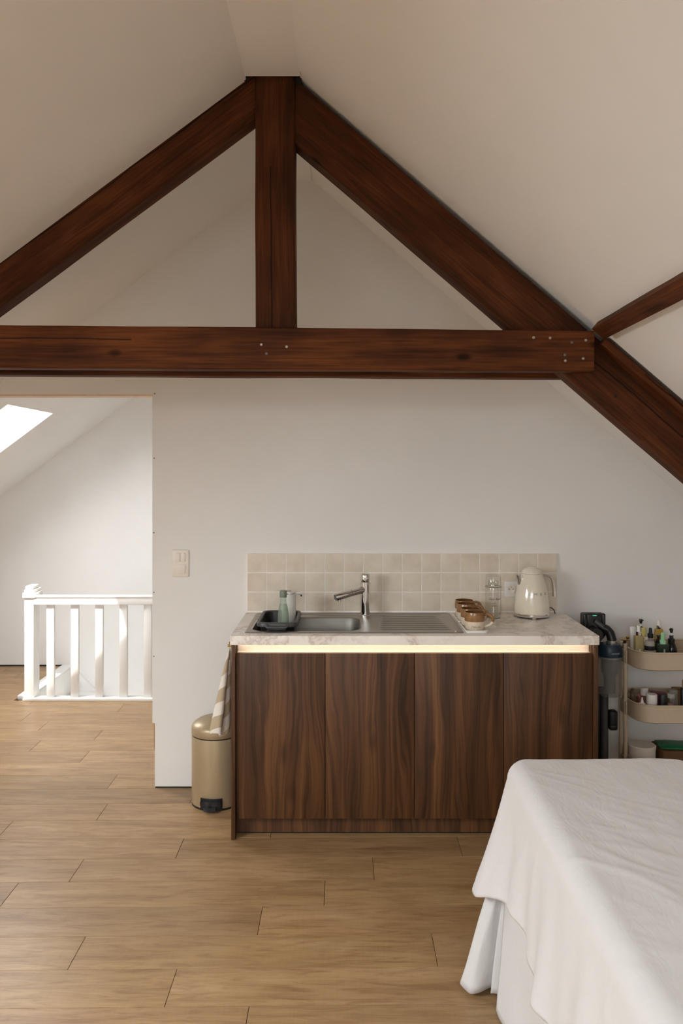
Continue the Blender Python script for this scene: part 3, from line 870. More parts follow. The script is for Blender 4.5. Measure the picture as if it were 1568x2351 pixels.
for sgn, yb in ((-1, -0.175), (1, 0.170)):
    b2 = bmesh.new(); y2 = yb + sgn * 0.028
    tube(b2, spline([(-0.048, yb - sgn * 0.004, 0.1795), (-0.045, y2, 0.1765), (-0.03, y2 + sgn * 0.004, 0.1745), (0.03, y2 + sgn * 0.004, 0.1745), (0.045, y2, 0.1765), (0.048, yb - sgn * 0.004, 0.1795)], 5), 0.0065, 8)
    obj('handle', b2, M_DGREY, dt, True)
    bx('handle_flap', -0.043, 0.043, min(yb + sgn * 0.004, y2), max(yb + sgn * 0.004, y2), 0.1525, 0.1715, M_BLACKG, dt, 0.002)

# soap dispenser + water bottle in the tub
dz0 = RZ - 0.145 + 0.0215
sd_ = thing('soap_dispenser', 'white automatic soap dispenser with short spout standing in the dish tub', 'soap dispenser', (-0.265, 3.965, dz0))
lt('dispenser_body', [(0, 0), (0.030, 0), (0.033, 0.004), (0.0352, 0.05), (0.0352, 0.222), (0.0352, 0.232), (0.034, 0.236), (0, 0.236)], M_WPLASTIC, sd_, 32)
lt('chrome_band', [(0.0355, 0.225), (0.036, 0.226), (0.036, 0.229), (0.0355, 0.230)], M_CHROME, sd_, 32)
lt('button', [(0.013, 0.236), (0.012, 0.2385), (0, 0.239)], simple('grey_button', (0.32, 0.31, 0.29), 0.4), sd_, 20)
tb('spout', [(0.025, 0, 0.226), (0.055, -0.006, 0.227), (0.063, -0.007, 0.225)], [0.008, 0.0075, 0.006], M_WPLASTIC, sd_, 12)
tb('nozzle', [(0.061, -0.007, 0.219), (0.061, -0.007, 0.211)], 0.004, M_BLACK, sd_, 10)
wb = thing('drinking_bottle', 'slim pale green translucent drinking bottle with grey cap in front of the soap dispenser', 'bottle', (-0.285, 3.862, dz0))
lt('bottle_body', [(0, 0), (0.024, 0), (0.0275, 0.004), (0.0275, 0.10), (0.0265, 0.14), (0.0205, 0.178), (0.0150, 0.198), (0.0148, 0.226), (0, 0.226)], M_GREENB, wb, 32)
lt('water', [(0, 0.003), (0.0235, 0.003), (0.0262, 0.006), (0.0262, 0.10), (0.025, 0.14), (0.0195, 0.175), (0.0165, 0.188), (0, 0.188)], tinted('bottle_water', srgb(226, 236, 226), 0.05, 0.85), wb, 32)
lt('cap', [(0.0165, 0.222), (0.0172, 0.224), (0.0172, 0.250), (0.0155, 0.254), (0, 0.255)], simple('sage_cap', srgb(120, 130, 118), 0.5), wb, 28)

# ------------------------------------------------------------------ mugs and their trays
for nm, y0, lab in (('mug_tray', 3.632, 'front narrow white tray under the two nearest mugs'), ('mug_tray', 3.872, 'rear narrow white tray under the two mugs farthest back')):
    t_ = thing(nm, lab, 'tray', (0.605, y0 + 0.115, WT + (0.0018)), group=None)
    bm = bmesh.new(); A = lambda i, r: rrect(-0.052 + i, 0.052 - i, -0.115 + i, 0.115 - i, r, 5)
    loft(bm, [[(x, y, 0.0028 if False else 0.0) for x, y in A(0.006, 0.014)], [(x, y, 0.011) for x, y in A(0, 0.016)], [(x, y, 0.0125) for x, y in A(0.0025, 0.014)],
              [(x, y, 0.0115) for x, y in A(0.005, 0.013)], [(x, y, 0.005) for x, y in A(0.010, 0.012)]], True, True)
    obj('tray_dish', bm, M_WPLASTIC, t_, True)
    tb('rim_bead', [(x, y, 0.0115) for x, y in A(0.0025, 0.014)] + [(A(0.0025, 0.014)[0][0], A(0.0025, 0.014)[0][1], 0.0115)], 0.0022, M_WPLASTIC, t_, 8)


def mug_mesh():
    b1 = bmesh.new(); lathe(b1, [(0, 0), (0.034, 0), (0.038, 0.002), (0.043, 0.012), (0.0455, 0.030), (0.0460, 0.043)], 40)
    b2 = bmesh.new(); lathe(b2, [(0.0460, 0.043), (0.0462, 0.06), (0.0450, 0.081), (0.0440, 0.0835), (0.0425, 0.082)], 40)
    b3 = bmesh.new(); lathe(b3, [(0.0425, 0.082), (0.0425, 0.03), (0.040, 0.010), (0.030, 0.007), (0, 0.0065)], 40)
    P = spline([(0.042, 0, 0.070), (0.058, 0, 0.074), (0.076, 0, 0.066), (0.082, 0, 0.047), (0.070, 0, 0.028), (0.044, 0, 0.017)], 7)
    b4 = bmesh.new(); tube(b4, P[:24], 0.0068, 10, True, 1.15); b5 = bmesh.new(); tube(b5, P[23:], 0.0068, 10, True, 1.15)
    return b1, b2, b3, b4, b5


names = ['speckled mug with brown glazed top, nearest of the row of four, lettered on its front', 'brown and cream mug second from the front of the row of four',
         'brown and cream mug third from the front of the row of four', 'brown and cream mug farthest back in the row of four, beside the tiles']
proto = None
for i, (mx, my, rz) in enumerate(((0.604, 3.693, -14), (0.6, 3.791, -10), (0.6, 3.928, -12), (0.606, 4.033, -8))):
    loc = (mx, my, WT + 0.0075)
    if proto is None:
        proto = thing('mug', names[0], 'mug', loc, math.radians(rz), 'mugs in a row on the worktop')
        for nm, b_, m_ in zip(('cream_base', 'glazed_top', 'glazed_inside', 'handle', 'handle_foot'), mug_mesh(), (M_STONE, M_BROWNG, M_BROWNIN, M_BROWNG, M_STONE)):
            obj(nm, b_, m_, proto, True, 60)
        plain = list(proto.children)
        text('lettering', 'MAYA', 0.0145, M_PRINT, proto, R=0.0438, z=0.022, a0=math.radians(12))
    else:
        r_ = proto.copy(); COL.objects.link(r_); r_.location = loc; r_.rotation_euler = (0, 0, math.radians(rz)); r_['label'] = names[i]
        for ch in plain:
            c2 = ch.copy(); COL.objects.link(c2); c2.parent = r_

# ------------------------------------------------------------------ water carafe with upturned glass
p = px(1132.5, 1420, 4.045)
cf = thing('water_carafe', 'clear glass bedside carafe with an upturned tumbler on top and script lettering', 'carafe', (p.x, 4.045, WT))
lt('carafe_body', [(0, 0), (0.036, 0), (0.0395, 0.003), (0.040, 0.01), (0.040, 0.150), (0.0385, 0.155), (0.028, 0.158), (0.026, 0.165), (0.026, 0.186), (0.0245, 0.186), (0.0245, 0.164), (0.027, 0.1565), (0.037, 0.152), (0.038, 0.148), (0.038, 0.012), (0.035, 0.010), (0, 0.010)], M_GLASS, cf, 40)
lt('water', [(0, 0.0105), (0.035, 0.0105), (0.0375, 0.013), (0.0375, 0.030), (0, 0.030)], glass('water', (0.93, 0.95, 0.94), 0.0), cf, 40)
lt('tumbler', [(0.0395, 0.1555), (0.0405, 0.157), (0.037, 0.208), (0.0365, 0.2135), (0.034, 0.2155), (0, 0.2155), (0, 0.209), (0.033, 0.208), (0.0352, 0.206), (0.0385, 0.157), (0.0395, 0.1555)], M_GLASS, cf, 40)
lt('tumbler_rim', [(0.0412, 0.1545), (0.0418, 0.156), (0.0412, 0.1575), (0.040, 0.156)], glass('thick_glass_edge', (0.45, 0.46, 0.45), 0.05), cf, 40)
text('lettering', 'Daily Remi', 0.0165, M_PRINT, cf, R=0.040, z=0.098, shear=0.45, sx=0.84)
for q, (s_, z_, sz) in enumerate((('RITUAL', 0.086, 0.006), ('WATER FOR', 0.079, 0.006), ('MORNING AND NIGHT', 0.069, 0.0052), ('TAKE A SIP', 0.062, 0.0052)) if False else ()):
    text('small_print', s_, sz, M_PRINT, cf, R=0.040, z=z_)
for z_, wd in ((0.084, 0.006), (0.079, 0.020), (0.074, 0.009), (0.067, 0.030), (0.062, 0.026)):
    b2 = bmesh.new(); n = 12
    for i in range(n):
        a = (i / n - 0.5) * wd / 0.04; a2 = ((i + 0.72) / n - 0.5) * wd / 0.04; R_ = 0.0405
        b2.faces.new([b2.verts.new((R_ * math.sin(t), -R_ * math.cos(t), z)) for t, z in ((a, z_), (a2, z_), (a2, z_ + 0.0016), (a, z_ + 0.0016))])
    obj('small_print', b2, M_PRINT, cf)

# ------------------------------------------------------------------ kettle
kt = thing('kettle', 'cream retro electric kettle with chrome base, spout and handle', 'kettle', ((1221 - CX) * 4.07 / F, 4.07, WT), math.radians(10))
kprof = [(0.0865, 0.0225), (0.0872, 0.028), (0.0862, 0.06), (0.083, 0.095), (0.0775, 0.13), (0.070, 0.165), (0.0615, 0.195), (0.0545, 0.214), (0.052, 0.219)]
lt('kettle_body', [(0, 0.0225)] + kprof + [(0.050, 0.2205), (0, 0.2205)], M_CREAM, kt, 56, angle=70)
lt('lid_ring', [(0.0525, 0.2185), (0.0533, 0.2195), (0.0525, 0.2205)], M_CHROME, kt, 48)
ld = lt('lid', [(0.0522, 0.2205), (0.0518, 0.224), (0.046, 0.235), (0.034, 0.2445), (0.021, 0.2485), (0.021, 0.2505), (0.018, 0.252), (0, 0.2525)], M_CREAM, kt, 48, angle=60)
lt('chrome_base', [(0, 0.006), (0.078, 0.006), (0.0875, 0.008), (0.0890, 0.014), (0.0885, 0.021), (0.0865, 0.0228), (0, 0.0228)], M_CHROME, kt, 56)
lt('base_underside', [(0, 0.0022), (0.070, 0.0022), (0.077, 0.0062), (0, 0.0064)], M_BLACK, kt, 40)
for a in (-60, 30, 120, 210):
    aa = math.radians(a - 45)
    c0 = Vector((0.080 * math.cos(aa), 0.080 * math.sin(aa), 0))
    b2 = bmesh.new(); lathe(b2, [(0, 0), (0.009, 0), (0.011, 0.002), (0.013, 0.008), (0.013, 0.012), (0, 0.012)], 16, (c0.x, c0.y)); obj('foot', b2, M_CHROME, kt, True)
bm = bmesh.new()
loft(bm, [[(-0.086 + 0.0 * i, 0.020 * math.sin(t) * 1.0, 0.214) if False else (-0.0640 - 0.018 * math.cos(t) * s - o_, 0.021 * math.sin(t) * s, z) for t in [2 * math.pi * k / 20 for k in range(20)]]
          for i, (s, z, o_) in enumerate(((0.45, 0.150, -0.006), (0.75, 0.172, -0.002), (0.95, 0.198, 0.002), (1.05, 0.213, 0.006), (0.95, 0.2128, 0.006)))], True, True)
obj('spout', bm, M_CHROME, kt, True)
P = spline([(0.050, 0, 0.209), (0.070, 0, 0.210), (0.088, 0, 0.207), (0.104, 0, 0.196), (0.113, 0, 0.175), (0.118, 0, 0.145), (0.1205, 0, 0.105), (0.1205, 0, 0.098)], 6)
tb('handle', P, [0.0088] * (len(P) - 1) + [0.006], M_CHROME, kt, 14, 1.25)


def kr(z):
    for (r0, z0), (r1, z1) in zip(kprof, kprof[1:]):
        if z0 <= z <= z1: return r0 + (r1 - r0) * (z - z0) / (z1 - z0)
    return 0.085


for i, ch in enumerate('SMEG'):
    text('lettering', ch, 0.0165, M_SILVER, kt, R=0.0775, rf=kr, z=0.1235, a0=math.radians(-31 + i * 21), sx=1.25, ext=0.0008)
kx, ky = kt.location.x, kt.location.y
k2 = tb('power_cord', spline([(0.070, 0.055, 0.03), (0.095, 0.05, 0.038), (0.118, 0.035, 0.036), (0.137, 0.04, 0.022), (0.150, 0.055, 0.0035), (0.158, 0.075, 0.0035)], 6), 0.0023, M_CABLE, kt, 8)

# ------------------------------------------------------------------ hook, towel, bin
hk = thing('brass_hook', 'small brass peg hook on the left end of the kitchen unit', 'hook', (-0.498, 3.70, 0.846))
tb('hook_peg', [(0, 0, 0), (-0.026, 0, 0)], 0.0052, M_BRASS, hk, 14); tb('peg_end', [(-0.024, 0, 0), (-0.029, 0, 0)], 0.0068, M_BRASS, hk, 14)
tb('hook_tip', [(-0.021, 0, 0.004), (-0.021, 0, 0.019)], 0.003, M_BRASS, hk, 10)

tw = thing('tea_towel', 'beige and white striped tea towel hanging from the brass hook above the bin', 'towel', (-0.512, 3.70, 0.835))
NU, NV = 72, 60
me = bpy.data.meshes.new('towel_cloth'); V = []; Fc = []; UV = []
for j in range(NV + 1):
    v_ = j / NV
    for i in range(NU + 1):
        u = i / NU
        spread = min(1.0, 0.06 + v_ * 1.02) ** 0.9
        ph = u * 2 * math.pi * 1.7 + 0.6
        fold = math.sin(ph + 1.1 * v_) * 0.5 + 0.5
        # left lobe swings out from the unit, right lobe hugs the panel
        x = -(0.004 + spread * (0.088 * (1 - u) ** 0.8 * (0.55 + 0.45 * fold) + 0.022 * fold * u))
        y = spread * (0.115 * (u - 0.42) + 0.018 * math.cos(ph)) 
        low = 0.035 * math.sin(u * math.pi * 2.0 + 0.4) * v_
        z = -0.004 - v_ * (0.405 - low * 0.7 - 0.05 * abs(u - 0.30) * v_)
        z += 0.004 * noise.noise((u * 6, v_ * 5, 2.0))
        V.append((min(x, -0.002 + 0.0), y, z)); UV.append((u, v_ * 0.86 + 0.20 * u))
for j in range(NV):
    for i in range(NU):
        a = j * (NU + 1) + i; Fc.append((a, a + 1, a + NU + 2, a + NU + 1))
me.from_pydata(V, [], Fc)
uvl = me.uv_layers.new(name='UVMap')
for lp in me.loops: uvl.data[lp.index].uv = UV[lp.vertex_index]
me.polygons.foreach_set('use_smooth', [True] * len(me.polygons))
o = link_mesh('towel_cloth', me, M_TOWEL, tw); s_ = o.modifiers.new('thickness', 'SOLIDIFY'); s_.thickness = 0.0015
tb('hanging_loop', spline([(-0.004, 0.002, -0.010), (-0.010, -0.004, 0.004), (-0.010, 0.0, 0.0175), (-0.006, 0.006, 0.004), (-0.004, 0.002, -0.010)], 6), 0.0016, M_TOWEL, tw, 6)

bn = thing('pedal_bin', 'round champagne coloured metal pedal bin with domed lid left of the kitchen unit', 'bin', (-0.629, 4.03, 0))
lt('bin_body', [(0, 0.004), (0.120, 0.004), (0.1235, 0.010), (0.1240, 0.335), (0.123, 0.339), (0.118, 0.340), (0, 0.340)], M_BIN, bn, 64)
lt('base_ring', [(0, 0), (0.1235, 0), (0.1245, 0.004), (0.1235, 0.0095), (0, 0.0095)], M_BLACK, bn, 64)
lt('lid_gap', [(0.1205, 0.339), (0.1205, 0.346)], M_BLACK, bn, 64)
lt('lid', [(0.1225, 0.345), (0.1245, 0.347), (0.1245, 0.378), (0.122, 0.386), (0.112, 0.398), (0.090, 0.412), (0.060, 0.422), (0.03, 0.427), (0, 0.428)], M_BIN, bn, 64, angle=60)
bm = bmesh.new(); A = math.radians(-94)
pd = bpy.data.objects.new('pedal', None)
def arc_box(bm, r0, r1, a0, a1, z0, z1, n=8, bev=0.003):
    loops = []
    for i in range(n + 1):
        a = a0 + (a1 - a0) * i / n
        loops.append([(r * math.cos(a), r * math.sin(a), z) for r, z in ((r0, z0), (r1, z0), (r1, z1), (r0, z1))])
    loft(bm, loops, True, True)
arc_box(bm, 0.118, 0.1275, A - 0.44, A + 0.44, 0.006, 0.060)
obj('pedal_housing', bm, M_BLACK, bn)
bm = bmesh.new(); arc_box(bm, 0.12, 0.146, A - 0.37, A + 0.37, 0.028, 0.052); arc_box(bm, 0.125, 0.162, A - 0.19, A + 0.19, 0.010, 0.029)
bmesh.ops.bevel(bm, geom=list(bm.edges), offset=0.0025, segments=2, affect='EDGES', clamp_overlap=True)
obj('pedal', bm, M_BLACKG, bn, True)
bx('hinge_block', -0.012, 0.012, -0.006, 0.008, 0.300, 0.333, M_BLACK, bn, 0.003, loc=(0.1245 * math.cos(math.radians(-38)), 0.1245 * math.sin(math.radians(-38)), 0.0), rot=(0, 0, math.radians(52)))

# ------------------------------------------------------------------ cordless vacuum on its stand
VY = 3.95; VX = px(1399.5, 0, VY).x
def vz(zy, Y=VY): return px(0, 1380 + zy / 6.078, Y).z
def vx(zx, Y=VY): return px(1310 + zx / 6.078, 0, Y).x - VX
vc = thing('cordless_vacuum', 'black cordless stick vacuum with clear dust bin standing between cabinet and trolley', 'vacuum cleaner', (VX, VY, 0))
tb('pole', [(vx(497), 0.03, 0.06), (vx(497), 0.03, vz(1320))], 0.0175, M_DGREY, vc, 18)
bx('stand_column', vx(400), vx(583), 0.055, 0.085, 0.03, vz(1250), M_BLACK, vc, 0.006)
bx('stand_foot', -0.11, 0.055, -0.06, 0.16, 0.0, 0.03, M_BLACK, vc, 0.008)
bx('floor_head', -0.145, 0.055, -0.155, -0.065, 0.0, 0.06, M_BLACK, vc, 0.012)
tb('head_neck', [(vx(497), -0.10, 0.05), (vx(497), -0.03, 0.07), (vx(497), 0.03, 0.10)], 0.016, M_BLACK, vc, 12)
rb = 0.0575
zb0, zb1 = vz(1312), vz(780)
lt('dust_bin', [(0, zb0), (rb * 0.80, zb0), (rb * 0.95, zb0 + 0.008), (rb, zb0 + 0.025), (rb * 0.985, zb1)], M_SMOKE, vc, 40)
lt('cyclone', [(0, zb0 + 0.01), (0.026, zb0 + 0.012), (0.030, zb0 + 0.10), (0.040, zb0 + 0.115), (0.040, zb1)], simple('cyclone_grey', (0.17, 0.165, 0.155), 0.4), vc, 28)
lt('bin_collar', [(rb * 0.99, zb1 - 0.003), (rb * 1.04, zb1 - 0.002), (rb * 1.04, zb1 + 0.006), (rb * 0.99, zb1 + 0.007)], simple('grey_collar', (0.25, 0.25, 0.24), 0.35, 0.3), vc, 40)
lt('motor_housing', [(rb * 1.0, zb1 + 0.006), (rb * 1.02, zb1 + 0.012), (rb * 1.0, zb1 + 0.052), (rb * 0.86, zb1 + 0.066), (0, zb1 + 0.068)], M_NAVY, vc, 40)
zc = zb1 + 0.066
lt('silver_ring', [(0.026, zc - 0.004), (0.0275, zc), (0.0265, zc + 0.016), (0.02, zc + 0.017)], simple('satin_metal', (0.55, 0.53, 0.5), 0.3, 0.8), vc, 28, c=(vx(575), 0))
text('lettering', 'SAMSUNG', 0.0095, M_LIGHTPRINT, vc, R=rb * 1.015, z=zb1 + 0.027, a0=math.radians(13), sx=1.0)
P = spline([(vx(580), 0, zc + 0.012), (vx(560), 0.01, vz(460)), (vx(520), 0.015, vz(405)), (vx(480), 0.02, vz(390))], 6)
tb('arched_arm', P, [0.0225] * 8 + [0.021] * (len(P) - 8), M_BLACK, vc, 16)
tb('grip', spline([(vx(500), 0.02, vz(400)), (vx(440), 0.03, vz(350)), (vx(375), 0.04, vz(300))], 6), 0.0125, M_DGREY, vc, 14)
bx('battery_pack', vx(205), vx(520), 0.045, 0.095, vz(560), vz(195), M_BLACK, vc, 0.010, 3)
bx('display_panel', vx(275), vx(480), 0.041, 0.047, vz(520), vz(215), M_BLACKG, vc, 0.002)
bx('side_rail', vx(205), vx(262), 0.030, 0.06, vz(560), vz(198), M_BLACKG, vc, 0.008, 3); bx('side_rail', vx(468), vx(522), 0.030, 0.06, vz(520), vz(190), M_BLACKG, vc, 0.008, 3)
bx('indicator', vx(345), vx(400), 0.0395, 0.042, vz(228), vz(218), M_GREENLED, vc)
lt('motor_end', [(0, 0.0), (0.030, 0.0), (0.036, 0.01), (0.036, 0.05), (0, 0.05)], M_BLACK, vc, 28, loc=(vx(350), 0.045, vz(480)), rot=(math.pi / 2, 0, 0))
bx('accessory_holder', vx(560), vx(683), 0.015, 0.06, vz(1830), vz(1550), M_BLACK, vc, 0.012, 3)
bx('release_button', vx(578), vx(640), 0.011, 0.016, vz(1772), vz(1752), M_DGREY, vc, 0.001)

# ------------------------------------------------------------------ trolley
TX0, TX1, TY0, TY1 = 1.385, 1.815, 3.79, 4.10
tl = thing('utility_trolley', 'beige metal three tier rolling trolley against the right end of the wall', 'trolley', (1.60, 3.945, 0))
def TL(x, y, z): return (x - 1.60, y - 3.945, z)
rims = [0.790, 0.542, 0.268]; dep = 0.083
for zr in rims:
    bm = bmesh.new(); A = lambda i, r: rrect(TX0 + i, TX1 - i, TY0 + i, TY1 - i, r, 8)
    loft(bm, [[TL(x, y, z) for x, y in A(i, r)] for i, r, z in ((0.006, 0.095, zr - dep), (0.0, 0.10, zr - dep + 0.004), (0.0, 0.10, zr - 0.004), (0.0015, 0.10, zr - 0.004), (0.0015, 0.10, zr - dep + 0.006), (0.008, 0.09, zr - dep + 0.003))], True, True)
    t_ = obj('tray', bm, M_TROLLEY, tl, True, 35)
    lo = A(0.0, 0.10); P = [TL(x, y, zr) for x, y in lo]
    bm = bmesh.new(); R_ = []
    n_ = len(P)
    tube(bm, P + [P[0]], 0.0042, 8, False); obj('tray_rim', bm, M_TROLLEY, t_, True)
for xs in (TX0 - 0.0105, TX1 + 0.0105):
    for yy in (3.925, 3.990):
        p_ = tb('upright', [TL(xs, yy, 0.055), TL(xs, yy, 0.80)], 0.0098, M_TROLLEY, tl, 16)
        lt('upright_cap', [(0.0098, 0.80), (0.0098, 0.805), (0.006, 0.808), (0, 0.808)], M_TROLLEY, p_, 16, c=TL(xs, yy, 0)[:2])
    for zr in rims:
        bx('bracket', TL(xs, 0, 0)[0] - 0.002 if xs > 1.6 else TL(xs, 0, 0)[0] - 0.006, TL(xs, 0, 0)[0] + 0.006 if xs > 1.6 else TL(xs, 0, 0)[0] + 0.002, TL(0, 3.905, 0)[1], TL(0, 4.008, 0)[1], zr - 0.075, zr - 0.012, M_TROLLEY, tl, 0.002)
    for yy in (3.86, 4.05):
        cs = tb('caster', [TL(xs - 0.008, yy, 0.025), TL(xs + 0.008, yy, 0.025)], 0.025, M_DGREY, tl, 18)
    tb('foot_bar', [TL(xs, 3.85, 0.056), TL(xs, 4.06, 0.056)], 0.0098, M_TROLLEY, tl, 12)

f1, f2, f3 = rims[0] - dep + 0.0035, rims[1] - dep + 0.0035, rims[2] - dep + 0.0035
def zx_(zx, Y): return px(1420 + zx / 10.59, 0, Y).x
def zz_(zy, Y, off=1400): return px(0, off + zy / 10.59, Y).z


def item(name, label, cat, zxc, Y, zf):
    return thing(name, label, cat, (zx_(zxc, Y), Y, zf))


def wdt(d, Y): return d / 10.59 * Y / F


G1 = 'toiletries on the top tier of the trolley'; G2 = 'toiletries on the middle tier of the trolley'
# top tier
Y = 4.00; t_ = item('squeeze_tube', 'white squeeze tube standing on its cap, leftmost bottle on the top tier', 'tube', 358, Y, f1); h = zz_(412, Y) - f1; r = wdt(78, Y)
bm = bmesh.new(); loft(bm, [[(a * r * math.cos(t), b * r * math.sin(t), z) for t in [2 * math.pi * k / 24 for k in range(24)]] for a, b, z in ((0.8, 0.8, 0.02), (0.9, 0.85, 0.04), (1.0, 0.5, h * 0.7), (1.02, 0.08, h))], True, True)
obj('tube_body', bm, M_WPLASTIC, t_, True); lt('cap', [(0, 0), (r * 0.78, 0), (r * 0.8, 0.022), (0, 0.022)], M_OIL, t_, 24)
Y = 3.875; t_ = item('pump_bottle', 'clear bottle of pale yellow oil with white pump and silver collar at the front left', 'bottle', 488, Y, f1); h = zz_(622, Y) - f1; r = wdt(103, Y)
bm = bmesh.new(); loft(bm, [[(x, y, z) for x, y in rrect(-r + i, r - i, -r * 0.8 + i, r * 0.8 - i, r * 0.3, 4)] for i, z in ((0.003, 0), (0, 0.003), (0, h - 0.004), (0.003, h))], True, True); obj('bottle_body', bm, M_OIL, t_, True)
lt('collar', [(0.0115, h), (0.0125, h + 0.001), (0.0125, h + 0.018), (0, h + 0.018)], M_CHROME, t_, 24); lt('pump', [(0.0095, h + 0.018), (0.0085, h + 0.044), (0.006, h + 0.047), (0, h + 0.047)], M_WPLASTIC, t_, 20)
bx('dot_label', -0.0045, 0.0045, -r * 0.8 - 0.001, -r * 0.8, h * 0.52, h * 0.52 + 0.009, M_WPLASTIC, t_, 0.003)
Y = 4.035; t_ = item('pump_bottle', 'bottle with tall black pump head behind the oil bottle', 'bottle', 542, Y, f1); zt = zz_(228, Y) - f1; r = wdt(80, Y)
lt('bottle_body', [(0, 0), (r * 0.95, 0), (r, 0.004), (r, zt * 0.60), (r * 0.6, zt * 0.70), (0, zt * 0.70)], M_FROST, t_, 24); lt('neck', [(0.0045, zt * 0.69), (0.0045, zt - 0.02), (0, zt - 0.02)], M_WPLASTIC, t_, 14)
lt('collar', [(0.010, zt * 0.69), (0.0105, zt * 0.80), (0.006, zt * 0.82), (0, zt * 0.82)], M_BLACK, t_, 18); lt('pump_head', [(0, zt - 0.022), (0.0045, zt - 0.022), (0.0075, zt - 0.012), (0.0085, zt - 0.001), (0.0078, zt), (0, zt)], M_BLACK, t_, 20)
tb('nozzle', [(0.004, 0, zt - 0.005), (0.012, -0.003, zt - 0.006)], 0.0035, M_BLACK, t_, 8)
Y = 3.985; t_ = item('cream_tube', 'small pale yellow tube behind the black spray bottle', 'tube', 615, Y, f1); h = zz_(432, Y) - f1; r = wdt(60, Y)
bm = bmesh.new(); loft(bm, [[(a * r * math.cos(t), b * r * math.sin(t), z) for t in [2 * math.pi * k / 20 for k in range(20)]] for a, b, z in ((0.75, 0.75, 0.018), (0.85, 0.8, 0.03), (1.0, 0.5, h * 0.7), (1.05, 0.1, h))], True, True)
obj('tube_body', bm, M_YELLOW, t_, True); lt('cap', [(0, 0), (r * 0.7, 0), (r * 0.72, 0.02), (0, 0.02)], M_WPLASTIC, t_, 18)
Y = 3.945; t_ = item('spray_bottle', 'frosted bottle with black spray head at the middle of the top tier', 'bottle', 775, Y, f1); zt = zz_(437, Y) - f1; h = zz_(670, Y) - f1; r = wdt(78, Y)
lt('bottle_body', [(0, 0), (r * 0.95, 0), (r, 0.004), (r, h - 0.006), (r * 0.8, h), (0, h)], M_FROST, t_, 26); lt('collar', [(wdt(68, Y), h - 0.002), (wdt(70, Y), h + 0.018), (wdt(52, Y), h + 0.020), (wdt(45, Y), h + 0.0205), (wdt(36, Y), zt - 0.003), (0.004, zt), (0, zt)], M_BLACK, t_, 22)
tb('nozzle', [(-0.002, -0.003, zt - 0.008), (-0.006, -0.008, zt - 0.008)], 0.003, M_BLACK, t_, 8)
Y = 3.855; t_ = item('cosmetic_jar', 'clear jar with black band and frosted domed lid at the front', 'jar', 757, Y, f1); za, zb_, zc_ = zz_(970, Y) - f1, zz_(872, Y) - f1, zz_(752, Y) - f1; r = wdt(122, Y)
lt('jar_body', [(0, 0), (r * 1.1, 0), (r * 1.22, 0.004), (r * 1.22, za - 0.003), (r, za), (0, za)], M_FROST, t_, 32); lt('band', [(r * 0.98, za), (r, za + 0.001), (r, zb_), (r * 0.95, zb_ + 0.001), (0, zb_ + 0.001)], M_BLACK, t_, 32)
lt('lid', [(r * 0.95, zb_), (r * 0.93, zc_ - 0.004), (r * 0.8, zc_), (0, zc_)], M_FROST, t_, 32)
Y = 4.03; t_ = item('dropper_bottle', 'yellow serum bottle with silver collar and tall white dropper at the back', 'bottle', 978, Y, f1); h = zz_(462, Y) - f1; zt = zz_(250, Y) - f1; r = wdt(90, Y)
bm = bmesh.new(); loft(bm, [[(x, y, z) for x, y in rrect(-r + i, r - i, -r * 0.8 + i, r * 0.8 - i, r * 0.25, 4)] for i, z in ((0.003, 0), (0, 0.003), (0, h - 0.003), (0.003, h))], True, True); obj('bottle_body', bm, M_AMBERY, t_, True)
lt('collar', [(wdt(58, Y), h), (wdt(60, Y), h + 0.001), (wdt(56, Y), h + 0.017), (0, h + 0.017)], M_CHROME, t_, 22); lt('dropper', [(wdt(46, Y), h + 0.017), (wdt(36, Y), zt - 0.003), (wdt(28, Y), zt), (0, zt)], M_WPLASTIC, t_, 20)
Y = 3.93; t_ = item('pump_bottle', 'dark green glass bottle with stubby black pump in the middle of the top tier', 'bottle', 968, Y, f1); h = zz_(782, Y) - f1; zt = zz_(603, Y) - f1; r = wdt(80, Y)
lt('bottle_body', [(0, 0), (r * 0.95, 0), (r, 0.004), (r, h - 0.012), (r * 0.6, h), (0, h)], M_DKGREEN, t_, 26); lt('pump', [(wdt(52, Y), h - 0.002), (wdt(54, Y), h + 0.013), (wdt(30, Y), h + 0.015), (wdt(30, Y), zt - 0.012), (wdt(50, Y), zt - 0.006), (wdt(46, Y), zt - 0.001), (0, zt - 0.001)], M_BLACK, t_, 20)
tb('nozzle', [(-0.006, 0, h + 0.002), (-0.021, -0.005, h)], 0.003, M_BLACK, t_, 8)
Y = 3.858; t_ = item('pump_bottle', 'clear green tinted bottle with mint green pump at the front of the top tier', 'bottle', 1078, Y, f1); h = zz_(825, Y) - f1; zt = zz_(560, Y) - f1; r = wdt(135, Y)
bm = bmesh.new(); loft(bm, [[(x, y, z) for x, y in rrect(-r + i, r - i, -r * 0.7 + i, r * 0.7 - i, r * 0.3, 4)] for i, z in ((0.003, 0), (0, 0.003), (0, h - 0.004), (0.004, h))], True, True); obj('bottle_body', bm, M_DKGREEN, t_, True)
bx('back_label', -0.004, 0.004, -r * 0.7 - 0.001, -r * 0.7, 0.004, h * 0.8, M_FROST, t_)
lt('pump', [(wdt(72, Y), h - 0.001), (wdt(74, Y), h + 0.017), (wdt(50, Y), h + 0.018), (wdt(46, Y), zt - 0.012), (wdt(50, Y), zt - 0.01), (wdt(42, Y), zt), (0, zt)], M_MINT, t_, 22); tb('nozzle', [(0.004, 0, zt - 0.006), (0.020, -0.004, zt - 0.004)], [0.004, 0.0028], M_MINT, t_, 8)
